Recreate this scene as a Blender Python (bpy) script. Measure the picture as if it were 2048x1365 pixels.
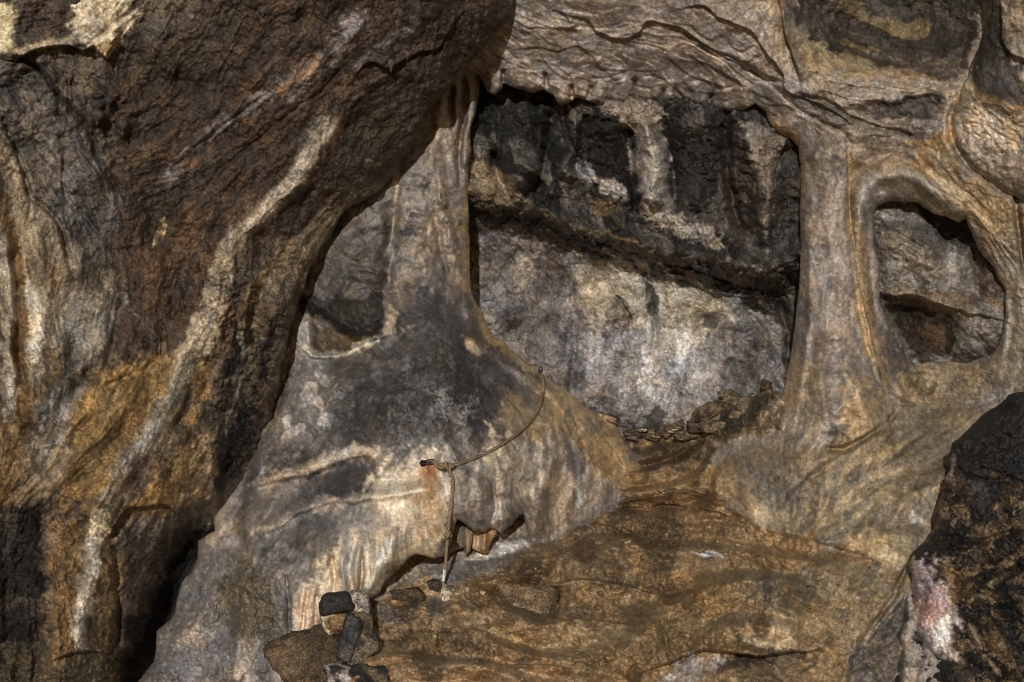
import bpy, bmesh, math, random
import numpy as np
from mathutils import Vector
scene = bpy.context.scene
for o in list(bpy.data.objects): bpy.data.objects.remove(o)
COL = scene.collection

# ------------------------------------------------------------------ camera, sky, sun, exposure
F, CU, CV, CZ = 5400.0, 1024.0, 682.5, 1.5          # focal length in photo pixels, centre, eye height
SH = 6.6                                             # the camera stands this far back from the y used in the relief tables
cam = bpy.data.cameras.new('camera'); cam.sensor_width = 36.0; cam.lens = 36.0 * F / 2048.0
cam.clip_start = 0.05; cam.clip_end = 500.0
co = bpy.data.objects.new('camera', cam); COL.objects.link(co)
co.location = (0, 0, CZ); co.rotation_euler = (math.radians(90), 0, 0)
scene.camera = co
SUN_EL, SUN_AZ = 11.0, 3.5      # low sun from behind the camera, added in place of a flash
w = bpy.data.worlds.new('World'); scene.world = w; w.use_nodes = True
nt = w.node_tree; nt.nodes.clear()
sky = nt.nodes.new('ShaderNodeTexSky'); sky.sky_type = 'NISHITA'; sky.sun_disc = False
sky.sun_elevation = math.radians(SUN_EL); sky.sun_rotation = math.radians(180 + SUN_AZ)
bg = nt.nodes.new('ShaderNodeBackground'); bg.inputs['Strength'].default_value = 0.07
wo = nt.nodes.new('ShaderNodeOutputWorld')
nt.links.new(sky.outputs[0], bg.inputs[0]); nt.links.new(bg.outputs[0], wo.inputs[0])
sl = bpy.data.lights.new('sun', 'SUN'); sl.energy = 5.0; sl.angle = math.radians(0.6); sl.color = (1.0, 0.985, 0.955)
so = bpy.data.objects.new('sun', sl); COL.objects.link(so); so.location = (0, -6, 3)
so.rotation_euler = Vector((math.tan(math.radians(SUN_AZ)), 1, -math.tan(math.radians(SUN_EL)))).to_track_quat('-Z', 'Y').to_euler()
scene.view_settings.view_transform = 'Standard'; scene.view_settings.look = 'None'
scene.view_settings.exposure = -0.85; scene.view_settings.gamma = 1.0
scene.view_settings.use_curve_mapping = False
scene.render.engine = 'CYCLES'; scene.cycles.filter_width = 1.0
KALB = 1.45                                          # photo tone -> base colour at this exposure

def lin(c):
    c = np.asarray(c, dtype=np.float32) / 255.0
    l = np.where(c <= 0.04045, c / 12.92, ((c + 0.055) / 1.055) ** 2.4)
    g = l @ np.array([0.25, 0.62, 0.13], np.float32)          # photo tones run warmer than the stone itself
    l = (l * 0.84 + g * 0.16) * (max(float(g), 0.004) / 0.17) ** 0.22 * np.array([0.985, 0.995, 1.05], np.float32)
    return np.minimum(l * KALB, 0.82)

# ------------------------------------------------------------------ small numpy tool kit
def gblur(a, s):
    h, w_ = a.shape
    fy = np.fft.fftfreq(h)[:, None]; fx = np.fft.rfftfreq(w_)[None, :]
    return np.fft.irfft2(np.fft.rfft2(a) * np.exp(-2 * (np.pi * s) ** 2 * (fx ** 2 + fy ** 2)), a.shape).astype(np.float32)
def nfield(shape, s, rng):
    a = gblur(rng.standard_normal(shape).astype(np.float32), s)
    return (a / a.std()).astype(np.float32)
def frac(shape, beta, low, rng):
    """broad-band rough field: amplitude falls as f**-beta above wavelength `low` (in cells)"""
    h, w_ = shape; fy = np.fft.fftfreq(h)[:, None]; fx = np.fft.rfftfreq(w_)[None, :]; f = np.sqrt(fx ** 2 + fy ** 2)
    a = np.fft.irfft2(np.fft.rfft2(rng.standard_normal(shape)) * np.maximum(f, 1.0 / low) ** -beta * (f > 0.25 / low), shape)
    return (a / a.std()).astype(np.float32)
def sstep(x): x = np.clip(x, 0, 1); return x * x * (3 - 2 * x)
def crom(pts, n=5):
    p = np.array(pts, float)
    if len(p) < 3: return p
    q = np.vstack([2 * p[0] - p[1], p, 2 * p[-1] - p[-2]]); out = []
    for i in range(1, len(q) - 2):
        for t in np.arange(n) / n:
            a, b, c, d = q[i - 1], q[i], q[i + 1], q[i + 2]
            out.append(0.5 * ((2 * b) + (-a + c) * t + (2 * a - 5 * b + 4 * c - d) * t * t + (-a + 3 * b - 3 * c + d) * t ** 3))
    out.append(p[-1]); return np.array(out)
def seg_dist(U, V, pts, closed=False):
    """distance to a polyline, signed side (+ = right hand of travel, v down), fraction along"""
    p = np.array(pts, np.float32); n = len(p)
    best = np.full(U.shape, 1e18, np.float32); side = np.zeros_like(U); par = np.zeros_like(U)
    m = n if closed else n - 1
    for i in range(m):
        a = p[i]; b = p[(i + 1) % n]; d = b - a; L2 = float(d @ d) + 1e-9
        ru = U - a[0]; rv = V - a[1]
        t = np.clip((ru * d[0] + rv * d[1]) / L2, 0, 1)
        eu = ru - t * d[0]; ev = rv - t * d[1]; dd = eu * eu + ev * ev
        k = dd < best
        best = np.where(k, dd, best)
        side = np.where(k, d[0] * rv - d[1] * ru, side); par = np.where(k, (i + t) / m, par)
    return np.sqrt(best), np.sign(side), par
def poly_sd(U, V, pts):
    p = np.array(pts, np.float32); n = len(p); ins = np.zeros(U.shape, bool)
    for i in range(n):
        a = p[i]; b = p[(i + 1) % n]
        if a[1] == b[1]: continue
        c = (a[1] > V) != (b[1] > V)
        ins ^= c & (U < (b[0] - a[0]) * (V - a[1]) / (b[1] - a[1]) + a[0])
    d, _, _ = seg_dist(U, V, p, True)
    return np.where(ins, d, -d)
def tps(cp, U, V):
    c = np.array(cp, float); x = c[:, :2] / 1000.0; n = len(c)
    def ph(r2): return 0.5 * r2 * np.log(r2 + 1e-9)
    r2 = ((x[:, None] - x[None]) ** 2).sum(-1)
    P = np.hstack([np.ones((n, 1)), x]); A = np.zeros((n + 3, n + 3))
    A[:n, :n] = ph(r2) + np.eye(n) * 0.003; A[:n, n:] = P; A[n:, :n] = P.T
    s = np.linalg.solve(A, np.concatenate([c[:, 2], np.zeros(3)]))
    out = (s[n] + s[n + 1] * U / 1000.0 + s[n + 2] * V / 1000.0).astype(np.float32)
    Ux = U.astype(np.float32) / 1000; Vx = V.astype(np.float32) / 1000
    for i in range(n):
        out += np.float32(s[i]) * ph((Ux - np.float32(x[i, 0])) ** 2 + (Vx - np.float32(x[i, 1])) ** 2).astype(np.float32)
    return out
def axis(lo, hi, a, b, step):
    mid = list(np.arange(a, b + 0.1, step)); l = []; r = []
    s = step; x = a
    while x > lo: s = min(s * 1.25, 7.5); x -= s; l.append(x)
    s = step; x = mid[-1]
    while x < hi: s = min(s * 1.25, 7.5); x += s; r.append(x)
    return np.array(l[::-1] + mid + r, np.float32)

SG = 1.45          # carving gain
class Layer:
    """a rock surface: a dense relief whose distance, carving and staining are set region by region"""
    def __init__(s, ub, vb, ext, step, cps, dirs, base, seed, wet=0.28):
        s.us = axis(ext[0], ext[1], ub[0], ub[1], step); s.vs = axis(ext[2], ext[3], vb[0], vb[1], step)
        s.step = step; s.U, s.V = np.meshgrid(s.us, s.vs); s.U = s.U.astype(np.float32); s.V = s.V.astype(np.float32)
        sh = s.U.shape; rng = np.random.default_rng(seed); s.rng = rng
        s.D = tps(cps, s.U, s.V) + SH
        s.C = np.empty(sh + (4,), np.float32); s.C[..., :3] = lin(base); s.C[..., 3] = wet
        k = 2.0 / step
        s.n3 = nfield(sh, 1.5 * k, rng); s.n8 = nfield(sh, 4 * k, rng); s.n20 = nfield(sh, 10 * k, rng); s.n60 = nfield(sh, 30 * k, rng)
        s.wu = 0.65 * frac(sh, 1.5, 30 * k, rng)
        s.wv = 0.65 * frac(sh, 1.5, 30 * k, rng)
        s.su = 0.6 * nfield(sh, 9 * k, rng) + 0.3 * nfield(sh, 4 * k, rng); s.sv = 0.6 * nfield(sh, 9 * k, rng) + 0.3 * nfield(sh, 4 * k, rng); s.rg = np.ones(sh, np.float32)
        s.h1 = frac(sh, 1.9, 60 * k, rng); s.h2 = frac(sh, 1.75, 40 * k, rng); s.c1 = frac(sh, 1.15, 50 * k, rng); s.c2 = frac(sh, 1.3, 70 * k, rng)
        s.c3 = frac(sh, 0.55, 9 * k, rng); s.lic(dirs, k)
        wq = np.minimum(1, step / np.gradient(s.vs))[:, None] * np.minimum(1, step / np.gradient(s.us))[None]; wq = np.clip(wq * 1.05, 0, 1).astype(np.float32)
        for nm in ('n3', 'c3'): setattr(s, nm, getattr(s, nm) * wq)                 # beyond the view the mesh is coarser: fade what it cannot carry
        s.l[0] = s.l[0] * wq; s.l[1] = s.l[1] * np.sqrt(wq); s.n8 = s.n8 * np.sqrt(wq)
        for nm in ('h1', 'h2', 'c1', 'c2', 'wu', 'wv'): f_ = getattr(s, nm); setattr(s, nm, f_ * wq + (1 - wq) * gblur(f_, 4.0))
        s.sd = None
    def lic(s, dirs, k):
        sh = s.U.shape; c2 = np.zeros(sh, np.float32); s2 = np.zeros(sh, np.float32)
        for (u, v, a) in dirs:
            wgt = 1.0 / (((s.U - u) ** 2 + (s.V - v) ** 2) + 900.0) ** 1.5
            c2 += wgt * math.cos(2 * math.radians(a)); s2 += wgt * math.sin(2 * math.radians(a))
        th = 0.5 * np.arctan2(s2, c2) + 0.22 * s.n60 + 0.16 * s.n20
        s.th = th
        cx = np.cos(th).astype(np.float32); cy = np.sin(th).astype(np.float32)
        rng = s.rng
        N = [nfield(sh, 0.8 * k, rng), nfield(sh, 2.6 * k, rng), nfield(sh, 6.5 * k, rng)]
        acc = [n.copy() for n in N]
        jj, ii = np.meshgrid(np.arange(sh[1], dtype=np.float32), np.arange(sh[0], dtype=np.float32))
        for sg in (1, -1):
            px = jj.copy(); py = ii.copy(); vx = cx * sg; vy = cy * sg
            for t in range(16):
                st = (1.2 if t < 7 else 3.2) * k
                px += vx * st; py += vy * st
                ix = np.clip(px, 0, sh[1] - 1).astype(np.int32); iy = np.clip(py, 0, sh[0] - 1).astype(np.int32)
                fl = iy * sh[1] + ix
                nx = cx.ravel()[fl]; ny = cy.ravel()[fl]
                f = np.where(nx * vx + ny * vy < 0, -1, 1).astype(np.float32); vx = nx * f; vy = ny * f
                if t < 9: acc[0] += N[0].ravel()[fl]
                if t < 12: acc[1] += N[1].ravel()[fl]
                acc[2] += N[2].ravel()[fl]
        s.l = [(a - a.mean()) / a.std() for a in acc]
    # -- region helpers
    def win(s, pts, m):
        p = np.array(pts); 
        i0 = max(np.searchsorted(s.us, p[:, 0].min() - m) - 1, 0); i1 = np.searchsorted(s.us, p[:, 0].max() + m) + 1
        j0 = max(np.searchsorted(s.vs, p[:, 1].min() - m) - 1, 0); j1 = np.searchsorted(s.vs, p[:, 1].max() + m) + 1
        return (slice(j0, j1), slice(i0, i1))
    def mask(s, pts, soft, rag, lic=0.5):
        W = s.win(pts, soft + 3 * rag)
        if s.U[W].size == 0: return W, s.U[W]
        sd = poly_sd(s.U[W] + rag * s.wu[W], s.V[W] + rag * s.wv[W], pts) + lic * rag * s.l[1][W]
        return W, sstep(sd / soft + 0.5)
    def lmask(s, pts, width, soft, rag, lic=0.4):
        pts = crom(pts); W = s.win(pts, width + soft + 3 * rag)
        if s.U[W].size == 0: return W, s.U[W]
        d, _, t = seg_dist(s.U[W] + rag * s.wu[W], s.V[W] + rag * s.wv[W], pts)
        taper = np.sqrt(np.clip(np.minimum(t, 1 - t) * 7 + 0.25, 0, 1))
        return W, sstep((width / 2 * taper - d + lic * rag * s.l[1][W]) / soft + 0.5)
    # -- staining, and shade and highlights put into the colour
    def mix(s, W, m, col, op, wet):
        if m.size == 0: return
        m = (m * op)[..., None]; s.C[W][..., :3] = s.C[W][..., :3] * (1 - m) + lin(col) * m
        if wet is not None: s.C[W][..., 3:] = s.C[W][..., 3:] * (1 - m) + wet * m
    def P(s, pts, col, op=0.85, soft=18, rag=9, wet=None, lic=0.5):
        W, m = s.mask(pts, soft, rag, lic); s.mix(W, m, col, op, wet)
    def L(s, pts, width, col, op=0.85, soft=8, rag=4, wet=None):
        W, m = s.lmask(pts, width, soft, rag); s.mix(W, m, col, op, wet)
    def speck(s, pts, col, thr=1.0, op=0.8, soft=25, f='n8', wet=None, k=2.5):
        """broken patches of a second stain inside a region"""
        W, m = s.mask(pts, soft, 8); g = getattr(s, f)[W] if isinstance(f, str) else s.l[f][W]
        s.mix(W, m * sstep((g - thr) * k + 0.5), col, op, wet)
    # -- carving: heights in metres towards the viewer
    def R(s, pts, width, h, rag=3):
        pts = crom(pts); W = s.win(pts, width * 1.6)
        if s.U[W].size == 0: return
        d, _, t = seg_dist(s.U[W] + rag * s.su[W], s.V[W] + rag * s.sv[W], pts)
        tp = np.clip(np.minimum(t, 1 - t) * 8 + 0.15, 0, 1)
        s.D[W] -= SG * h * tp * np.exp(-(d / (width * 0.5)) ** 2)
    def S(s, pts, width, h, edge=3.0, rag=4):
        """overlapping sheet: raised on the right hand of travel (v down), dropping sharply at the line"""
        pts = crom(pts); W = s.win(pts, width * 1.3)
        if s.U[W].size == 0: return
        d, sg, t = seg_dist(s.U[W] + rag * s.su[W], s.V[W] + rag * s.sv[W], pts); x = d * sg
        tp = np.clip(np.minimum(t, 1 - t) * 7 + 0.05, 0, 1)
        up = np.exp(-np.maximum(x, 0) / (width * 0.4)) * sstep(x / edge + 0.5) * np.clip((width * 1.3 - np.abs(x)) / (width * .4), 0, 1)
        s.D[W] -= SG * h * tp * up
    def B(s, u, v, ru, rv, ang, h, p=2.0):
        W = s.win([(u, v)], 2.2 * max(ru, rv)); a = math.radians(ang)
        if s.U[W].size == 0: return
        x = s.U[W] + 4 * s.su[W] - u; y = s.V[W] + 4 * s.sv[W] - v
        q = ((x * math.cos(a) + y * math.sin(a)) / ru) ** 2 + ((-x * math.sin(a) + y * math.cos(a)) / rv) ** 2
        s.D[W] -= SG * h * np.exp(-q ** (p / 2))
    def H(s, pts, h, soft=20, rag=5):
        W = s.win(pts, soft + 3 * rag)
        if s.U[W].size: s.D[W] -= h * sstep(poly_sd(s.U[W] + rag * s.su[W], s.V[W] + rag * s.sv[W], pts) / soft + 0.5)
    def RG(s, pts, val, soft=50):
        """how rough the surface is in a region (1 = as the layer's own texture)"""
        W = s.win(pts, soft)
        if s.U[W].size:
            m = sstep(poly_sd(s.U[W] + 8 * s.su[W], s.V[W] + 8 * s.sv[W], pts) / soft + 0.5); s.rg[W] = s.rg[W] * (1 - m) + val * m
    def sheets(s, pts, ang, spacing, h, soft=30, wob=0.55):
        """thin overlapping curtains of calcite, each ending in a sharp hem"""
        W, m = s.mask(pts, soft, 6); a = math.radians(ang)
        g = (-s.U[W] * math.sin(a) + s.V[W] * math.cos(a)) / spacing + wob * s.l[2][W] + 0.5 * s.n60[W] + 0.12 * s.l[1][W] + 0.25 * s.n20[W]
        f = g - np.floor(g); s.D[W] -= h * m * (f * sstep((1 - f) * 9) - 0.5)
    def cells(s, size, seed):
        """scaly calcite: rounded cells of about `size` photo pixels; returns a height 0..1"""
        rng = np.random.default_rng(seed); g = size
        x = (s.U + 0.5 * size * s.su) / g; y = (s.V + 0.5 * size * s.sv) / g
        x0 = np.floor(x); y0 = np.floor(y); f1 = np.full(x.shape, 9.0, np.float32); f2 = f1.copy()
        T = rng.random((64, 64, 2)).astype(np.float32)
        for dx in (-1, 0, 1):
            for dy in (-1, 0, 1):
                cx = x0 + dx; cy = y0 + dy; j = T[cy.astype(int) % 64, cx.astype(int) % 64]
                d = (cx + j[..., 0] - x) ** 2 + (cy + j[..., 1] - y) ** 2
                n1 = np.minimum(f1, d); f2 = np.minimum(f2, np.maximum(f1, d)); f1 = n1
        return np.sqrt(np.clip(1 - f1 / (f2 + 1e-3), 0, 1)) * (0.25 + 1.1 * sstep(s.c2 * 0.35 + 0.5))
    def texture(s, a_f=0.0022, a_m=0.006, a_c=0.012, a_n=0.003, wr=0.006, m=1.0):
        s.D -= m * (a_f * s.rg * (0.6 * s.l[0] + 0.35 * s.n3 + 0.55 * s.c3) + 0.4 * a_m * s.l[1] + 0.4 * a_c * s.l[2] + 2.2 * a_c * s.rg * s.h1)
        s.D += m * 2.4 * a_m * s.rg * np.abs(s.h2) * (0.12 + 1.1 * sstep(s.n60 * 0.6 + 0.35))          # sharp little gullies, stronger in places
        gate = sstep(s.n20 * 0.6 + 0.1)
        s.D += m * wr * gate * np.exp(-((s.l[2] + 0.5 * s.n20) / 0.12) ** 2)
    def tone(s, amt=0.22, fine=0.12, st=0.7):
        g = np.exp(amt * (0.4 * s.l[1] + 0.3 * s.l[2] + 0.8 * s.c1) + fine * (1.5 * s.c3 + s.l[0] * st))
        s.C[..., :3] *= np.clip(g, 0.3, 1.9)[..., None]
        h = 0.07 * np.tanh(s.c2 * 0.8 + s.l[2] * 0.4)
        s.C[..., 0] *= 1 + h; s.C[..., 2] *= 1 - h * 1.5
    def bound(s, sd, w=40, h=0.1):
        s.sd = sd; x = np.clip(sd / w, 0, 1)
        s.D += h * (1 - np.sqrt(np.clip(1 - (1 - x) ** 2, 0, 1)))
    def finish(s, skirt=(0.03, 0.08, 0.18, 0.36, 0.6), inward=(0.004, 0.012, 0.03, 0.06, 0.09)):
        """build vertices, kept cells and the turned-back edge"""
        nv, nu = s.U.shape; st = s.step
        if s.sd is None: keepv = np.ones((nv, nu), bool)
        else:
            keepv = s.sd > -0.6 * st
            gu = np.gradient(s.sd, axis=1) / np.gradient(s.us)[None]; gv = np.gradient(s.sd, axis=0) / np.gradient(s.vs)[:, None]
            L = np.sqrt(gu ** 2 + gv ** 2) + 1e-6; gu /= L; gv /= L
            near = keepv & (s.sd < 0.6 * st)
            s.U = np.where(near, s.U - s.sd * gu, s.U); s.V = np.where(near, s.V - s.sd * gv, s.V)
        X = (s.U - CU) / F * s.D; Z = CZ - (s.V - CV) / F * s.D
        s.P3 = np.stack([X, s.D, Z], -1).reshape(-1, 3)
        cell = keepv[:-1, :-1] & keepv[1:, :-1] & keepv[1:, 1:] & keepv[:-1, 1:]
        idx = np.arange(nv * nu).reshape(nv, nu)
        q = np.stack([idx[:-1, :-1], idx[1:, :-1], idx[1:, 1:], idx[:-1, 1:]], -1)[cell]
        uc = (s.U[:-1, :-1] + s.U[1:, 1:])[cell] / 2; vc = (s.V[:-1, :-1] + s.V[1:, 1:])[cell] / 2
        # boundary edges
        e = np.concatenate([q[:, [0, 1]], q[:, [1, 2]], q[:, [2, 3]], q[:, [3, 0]]]); own = np.tile(np.arange(len(q)), 4)
        key = e.min(1).astype(np.int64) * (nv * nu) + e.max(1)
        o = np.argsort(key, kind='stable'); ks = key[o]; n = len(ks)
        single = np.ones(n, bool); eq = ks[1:] == ks[:-1]; single[1:] &= ~eq; single[:-1] &= ~eq
        be = e[o[single]]; bo = own[o[single]]
        bv = np.unique(be); loc = np.full(nv * nu, -1); loc[bv] = np.arange(len(bv))
        if s.sd is not None: dir3 = np.stack([gu.ravel()[bv], np.zeros(len(bv)), -gv.ravel()[bv]], -1)
        else: dir3 = np.zeros((len(bv), 3))
        rings = [bv]; P = [s.P3]; Cc = [s.C.reshape(-1, 4)]; base = nv * nu; sq = []; so_ = []
        for b, a in zip(skirt, inward):
            p = s.P3[bv] + dir3 * a; p[:, 1] += b
            P.append(p); Cc.append(s.C.reshape(-1, 4)[bv]); new = base + np.arange(len(bv)); base += len(bv)
            pr = rings[-1]
            sq.append(np.stack([pr[loc[be[:, 1]]], pr[loc[be[:, 0]]], new[loc[be[:, 0]]], new[loc[be[:, 1]]]], -1)); so_.append(bo)
            rings.append(new)
        s.P3 = np.concatenate(P).astype(np.float32); s.C4 = np.concatenate(Cc).astype(np.float32)
        own_all = np.concatenate([np.arange(len(q))] + so_)
        s.Q = np.concatenate([q] + sq); s.uc = uc[own_all]; s.vc = vc[own_all]
        s.part = np.zeros(len(s.Q), np.int32)
        nrm = np.zeros_like(s.P3); a = s.P3[s.Q[:, 0]]; b = s.P3[s.Q[:, 1]]; c = s.P3[s.Q[:, 2]]; d = s.P3[s.Q[:, 3]]
        fn = np.cross(c - a, d - b)
        for k in range(4):
            for ax in range(3): nrm[:, ax] += np.bincount(s.Q[:, k], fn[:, ax], len(nrm))
        s.N = nrm / (np.linalg.norm(nrm, axis=1, keepdims=True) + 1e-12)
    def assign(s, pts, k):
        W = np.array(pts, float)
        m = (s.uc > W[:, 0].min() - 5) & (s.uc < W[:, 0].max() + 5) & (s.vc > W[:, 1].min() - 5) & (s.vc < W[:, 1].max() + 5)
        ii = np.nonzero(m)[0]
        wob = 7 * np.sin(s.uc[ii] * 0.05 + s.vc[ii] * 0.021) + 4 * np.sin(s.uc[ii] * 0.13 - s.vc[ii] * 0.11)
        s.part[ii[poly_sd(s.uc[ii] + wob, s.vc[ii] + wob, pts) > 0]] = k
    def build(s, name, k, mat, parent=None):
        q = s.Q[s.part == k]; used = np.unique(q); mp = np.full(len(s.P3), -1, np.int64); mp[used] = np.arange(len(used))
        return raw_mesh(name, s.P3[used], mp[q], s.C4[used], mat, parent, s.N[used])
    def at(s, u, v):
        """distance of the finished surface seen through a photo pixel"""
        i = np.clip(np.searchsorted(s.us, u), 0, len(s.us) - 1); j = np.clip(np.searchsorted(s.vs, v), 0, len(s.vs) - 1)
        return float(s.D[j, i])

def raw_mesh(name, verts, quads, cols, mat, parent=None, normals=None):
    me = bpy.data.meshes.new(name); n = len(verts); q = len(quads); k = quads.shape[1]
    me.vertices.add(n); me.vertices.foreach_set('co', np.ascontiguousarray(verts, np.float32).ravel())
    me.loops.add(q * k); me.loops.foreach_set('vertex_index', np.ascontiguousarray(quads, np.int32).ravel())
    me.polygons.add(q); me.polygons.foreach_set('loop_start', np.arange(0, q * k, k, dtype=np.int32))
    at = me.color_attributes.new('Col', 'FLOAT_COLOR', 'POINT'); at.data.foreach_set('color', np.ascontiguousarray(np.clip(cols, 0, 1), np.float32).ravel())
    me.update(calc_edges=True); me.validate()
    if normals is not None and len(me.vertices) == n: me.normals_split_custom_set_from_vertices(normals.tolist())
    me.materials.append(mat)
    o = bpy.data.objects.new(name, me); COL.objects.link(o)
    if parent: o.parent = parent
    return o
def thing(name, label, cat, loc=(0, 0, 0), group=None):
    o = bpy.data.objects.new(name, None); COL.objects.link(o); o.location = loc; o.empty_display_size = 0.1
    o['label'] = label; o['category'] = cat
    if group: o['group'] = group
    return o
def tag(o, label, cat=None, group=None, kind=None):
    o['label'] = label
    if cat: o['category'] = cat
    if group: o['group'] = group
    if kind: o['kind'] = kind
    return o
def px(u, v, d): return np.array([(u - CU) / F * d, d, CZ - (v - CV) / F * d])

# ------------------------------------------------------------------ materials
def rock_mat(name, bump=0.35, scale=1.0, rough=0.72, vor=0.0, var=0.35):
    m = bpy.data.materials.new(name); m.use_nodes = True; t = m.node_tree; N = t.nodes; Lk = t.links; N.clear()
    out = N.new('ShaderNodeOutputMaterial'); b = N.new('ShaderNodeBsdfPrincipled'); Lk.new(b.outputs[0], out.inputs[0])
    at = N.new('ShaderNodeAttribute'); at.attribute_name = 'Col'
    tc = N.new('ShaderNodeTexCoord')
    def noise(sc, det, ro=0.6):
        n = N.new('ShaderNodeTexNoise'); n.inputs['Scale'].default_value = sc * scale; n.inputs['Detail'].default_value = det
        n.inputs['Roughness'].default_value = ro; Lk.new(tc.outputs['Object'], n.inputs['Vector']); return n
    n1 = noise(26, 8, 0.7); n2 = noise(105, 4, 0.7); n3 = noise(50, 6, 0.72)
    mr = N.new('ShaderNodeMapRange'); mr.inputs[1].default_value = 0.3; mr.inputs[2].default_value = 0.7
    mr.inputs[3].default_value = 1 - var; mr.inputs[4].default_value = 1 + var; Lk.new(n1.outputs[0], mr.inputs[0])
    mr2 = N.new('ShaderNodeMapRange'); mr2.inputs[1].default_value = 0.34; mr2.inputs[2].default_value = 0.66
    mr2.inputs[3].default_value = 1 - var * 0.8; mr2.inputs[4].default_value = 1 + var * 0.8; Lk.new(n2.outputs[0], mr2.inputs[0])
    mm = N.new('ShaderNodeMath'); mm.operation = 'MULTIPLY'; Lk.new(mr.outputs[0], mm.inputs[0]); Lk.new(mr2.outputs[0], mm.inputs[1])
    vm = N.new('ShaderNodeVectorMath'); vm.operation = 'SCALE'; Lk.new(at.outputs['Color'], vm.inputs[0]); Lk.new(mm.outputs[0], vm.inputs['Scale'])
    Lk.new(vm.outputs[0], b.inputs['Base Color'])
    r = N.new('ShaderNodeMapRange'); r.inputs[3].default_value = rough; r.inputs[4].default_value = 0.24; Lk.new(at.outputs['Alpha'], r.inputs[0])
    ra = N.new('ShaderNodeMath'); ra.operation = 'MULTIPLY_ADD'; ra.use_clamp = True; ra.inputs[1].default_value = 0.25
    Lk.new(n3.outputs[0], ra.inputs[0]); Lk.new(r.outputs[0], ra.inputs[2]); Lk.new(ra.outputs[0], b.inputs['Roughness'])
    b.inputs['Specular IOR Level'].default_value = 0.4
    n3s = N.new('ShaderNodeMath'); n3s.operation = 'MULTIPLY'; n3s.inputs[1].default_value = 0.3; Lk.new(n3.outputs[0], n3s.inputs[0])
    h = N.new('ShaderNodeMath'); h.operation = 'MULTIPLY_ADD'; h.inputs[1].default_value = 0.7
    Lk.new(n2.outputs[0], h.inputs[0]); Lk.new(n3s.outputs[0], h.inputs[2])
    src = h
    if vor:
        v = N.new('ShaderNodeTexVoronoi'); v.inputs['Scale'].default_value = vor; Lk.new(tc.outputs['Object'], v.inputs['Vector'])
        h2 = N.new('ShaderNodeMath'); h2.operation = 'MULTIPLY_ADD'; h2.inputs[1].default_value = -0.35
        Lk.new(v.outputs[0], h2.inputs[0]); Lk.new(h.outputs[0], h2.inputs[2]); src = h2
    bp = N.new('ShaderNodeBump'); bp.inputs['Strength'].default_value = bump; bp.inputs['Distance'].default_value = 0.012
    Lk.new(src.outputs[0], bp.inputs['Height']); Lk.new(bp.outputs[0], b.inputs['Normal'])
    return m
def plain_mat(name, col, rough=0.5, metal=0.0, var=0.3, sc=120):
    m = bpy.data.materials.new(name); m.use_nodes = True; t = m.node_tree; N = t.nodes; b = N['Principled BSDF']
    n = N.new('ShaderNodeTexNoise'); n.inputs['Scale'].default_value = sc; n.inputs['Detail'].default_value = 5
    tc = N.new('ShaderNodeTexCoord'); t.links.new(tc.outputs['Object'], n.inputs['Vector'])
    r = N.new('ShaderNodeValToRGB'); c = lin(col)
    r.color_ramp.elements[0].position = 0.3; r.color_ramp.elements[1].position = 0.7
    r.color_ramp.elements[0].color = tuple(c * (1 - var)) + (1,); r.color_ramp.elements[1].color = tuple(np.minimum(c * (1 + var), 1)) + (1,)
    t.links.new(n.outputs[0], r.inputs[0]); t.links.new(r.outputs[0], b.inputs['Base Color'])
    b.inputs['Roughness'].default_value = rough; b.inputs['Metallic'].default_value = metal
    return m
M_wall = rock_mat('wall rock', 0.8, 1.0, 0.7, 55); M_flow = rock_mat('flowstone', 0.5, 1.0, 0.66, 0.0, 0.24); M_mud = rock_mat('muddy floor', 0.6, 1.3, 0.62, 90)
M_ceil = rock_mat('ceiling calcite', 0.5, 0.9, 0.75); M_rear = rock_mat('rear limestone', 0.85, 0.9, 0.7, 40); M_bould = rock_mat('boulder crust', 0.8, 1.0, 0.6, 60)
M_rock = rock_mat('loose rock', 1.0, 1.3, 0.65, 90, 0.8)

# ================================================================== A: left rock wall (leaning slab with a free lip)
A = Layer((0, 1050), (0, 1365), (-400, 1060, -330, 1700), 2.0,
    [(u, v, 4.4 - (4.4 - d) * 0.55) for u, v, d in [
     (1030,0,4.3),(860,230,4.52),(700,420,4.62),(600,590,4.58),(560,750,4.5),(500,900,4.75),(470,980,4.95),(430,1060,5.2),(350,1220,5.15),(280,1365,5.0),
     (850,50,3.7),(700,150,3.75),(500,300,3.75),(600,350,3.95),(300,100,3.35),(100,60,2.95),(0,0,2.85),(0,300,3.05),(100,450,3.2),
     (250,450,3.65),(250,650,3.6),(400,600,3.9),(500,650,4.15),(50,700,3.05),(150,850,3.2),(300,900,3.5),(430,850,4.1),(400,950,3.95),
     (0,1000,3.0),(100,1100,3.4),(200,1150,3.35),(300,1150,4.2),(330,1080,4.4),(0,1300,3.3),(200,1330,3.5),
     (-500,0,2.6),(-500,700,2.6),(-500,1365,2.8),(0,-450,2.6),(600,-450,3.2),(1040,-450,3.6),(0,1800,3.1),(300,1800,3.6)]],
    [(950,100,126),(800,300,126),(620,520,125),(500,300,140),(300,300,143),(700,100,140),(100,250,50),(40,650,88),(330,850,120),(150,1200,90),
     (300,1200,108),(60,50,160),(480,700,108),(200,900,142),(180,420,60),(550,700,105),(120,560,85),(400,1000,115),(250,1050,130)],
    (90,77,60), 11)
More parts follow.
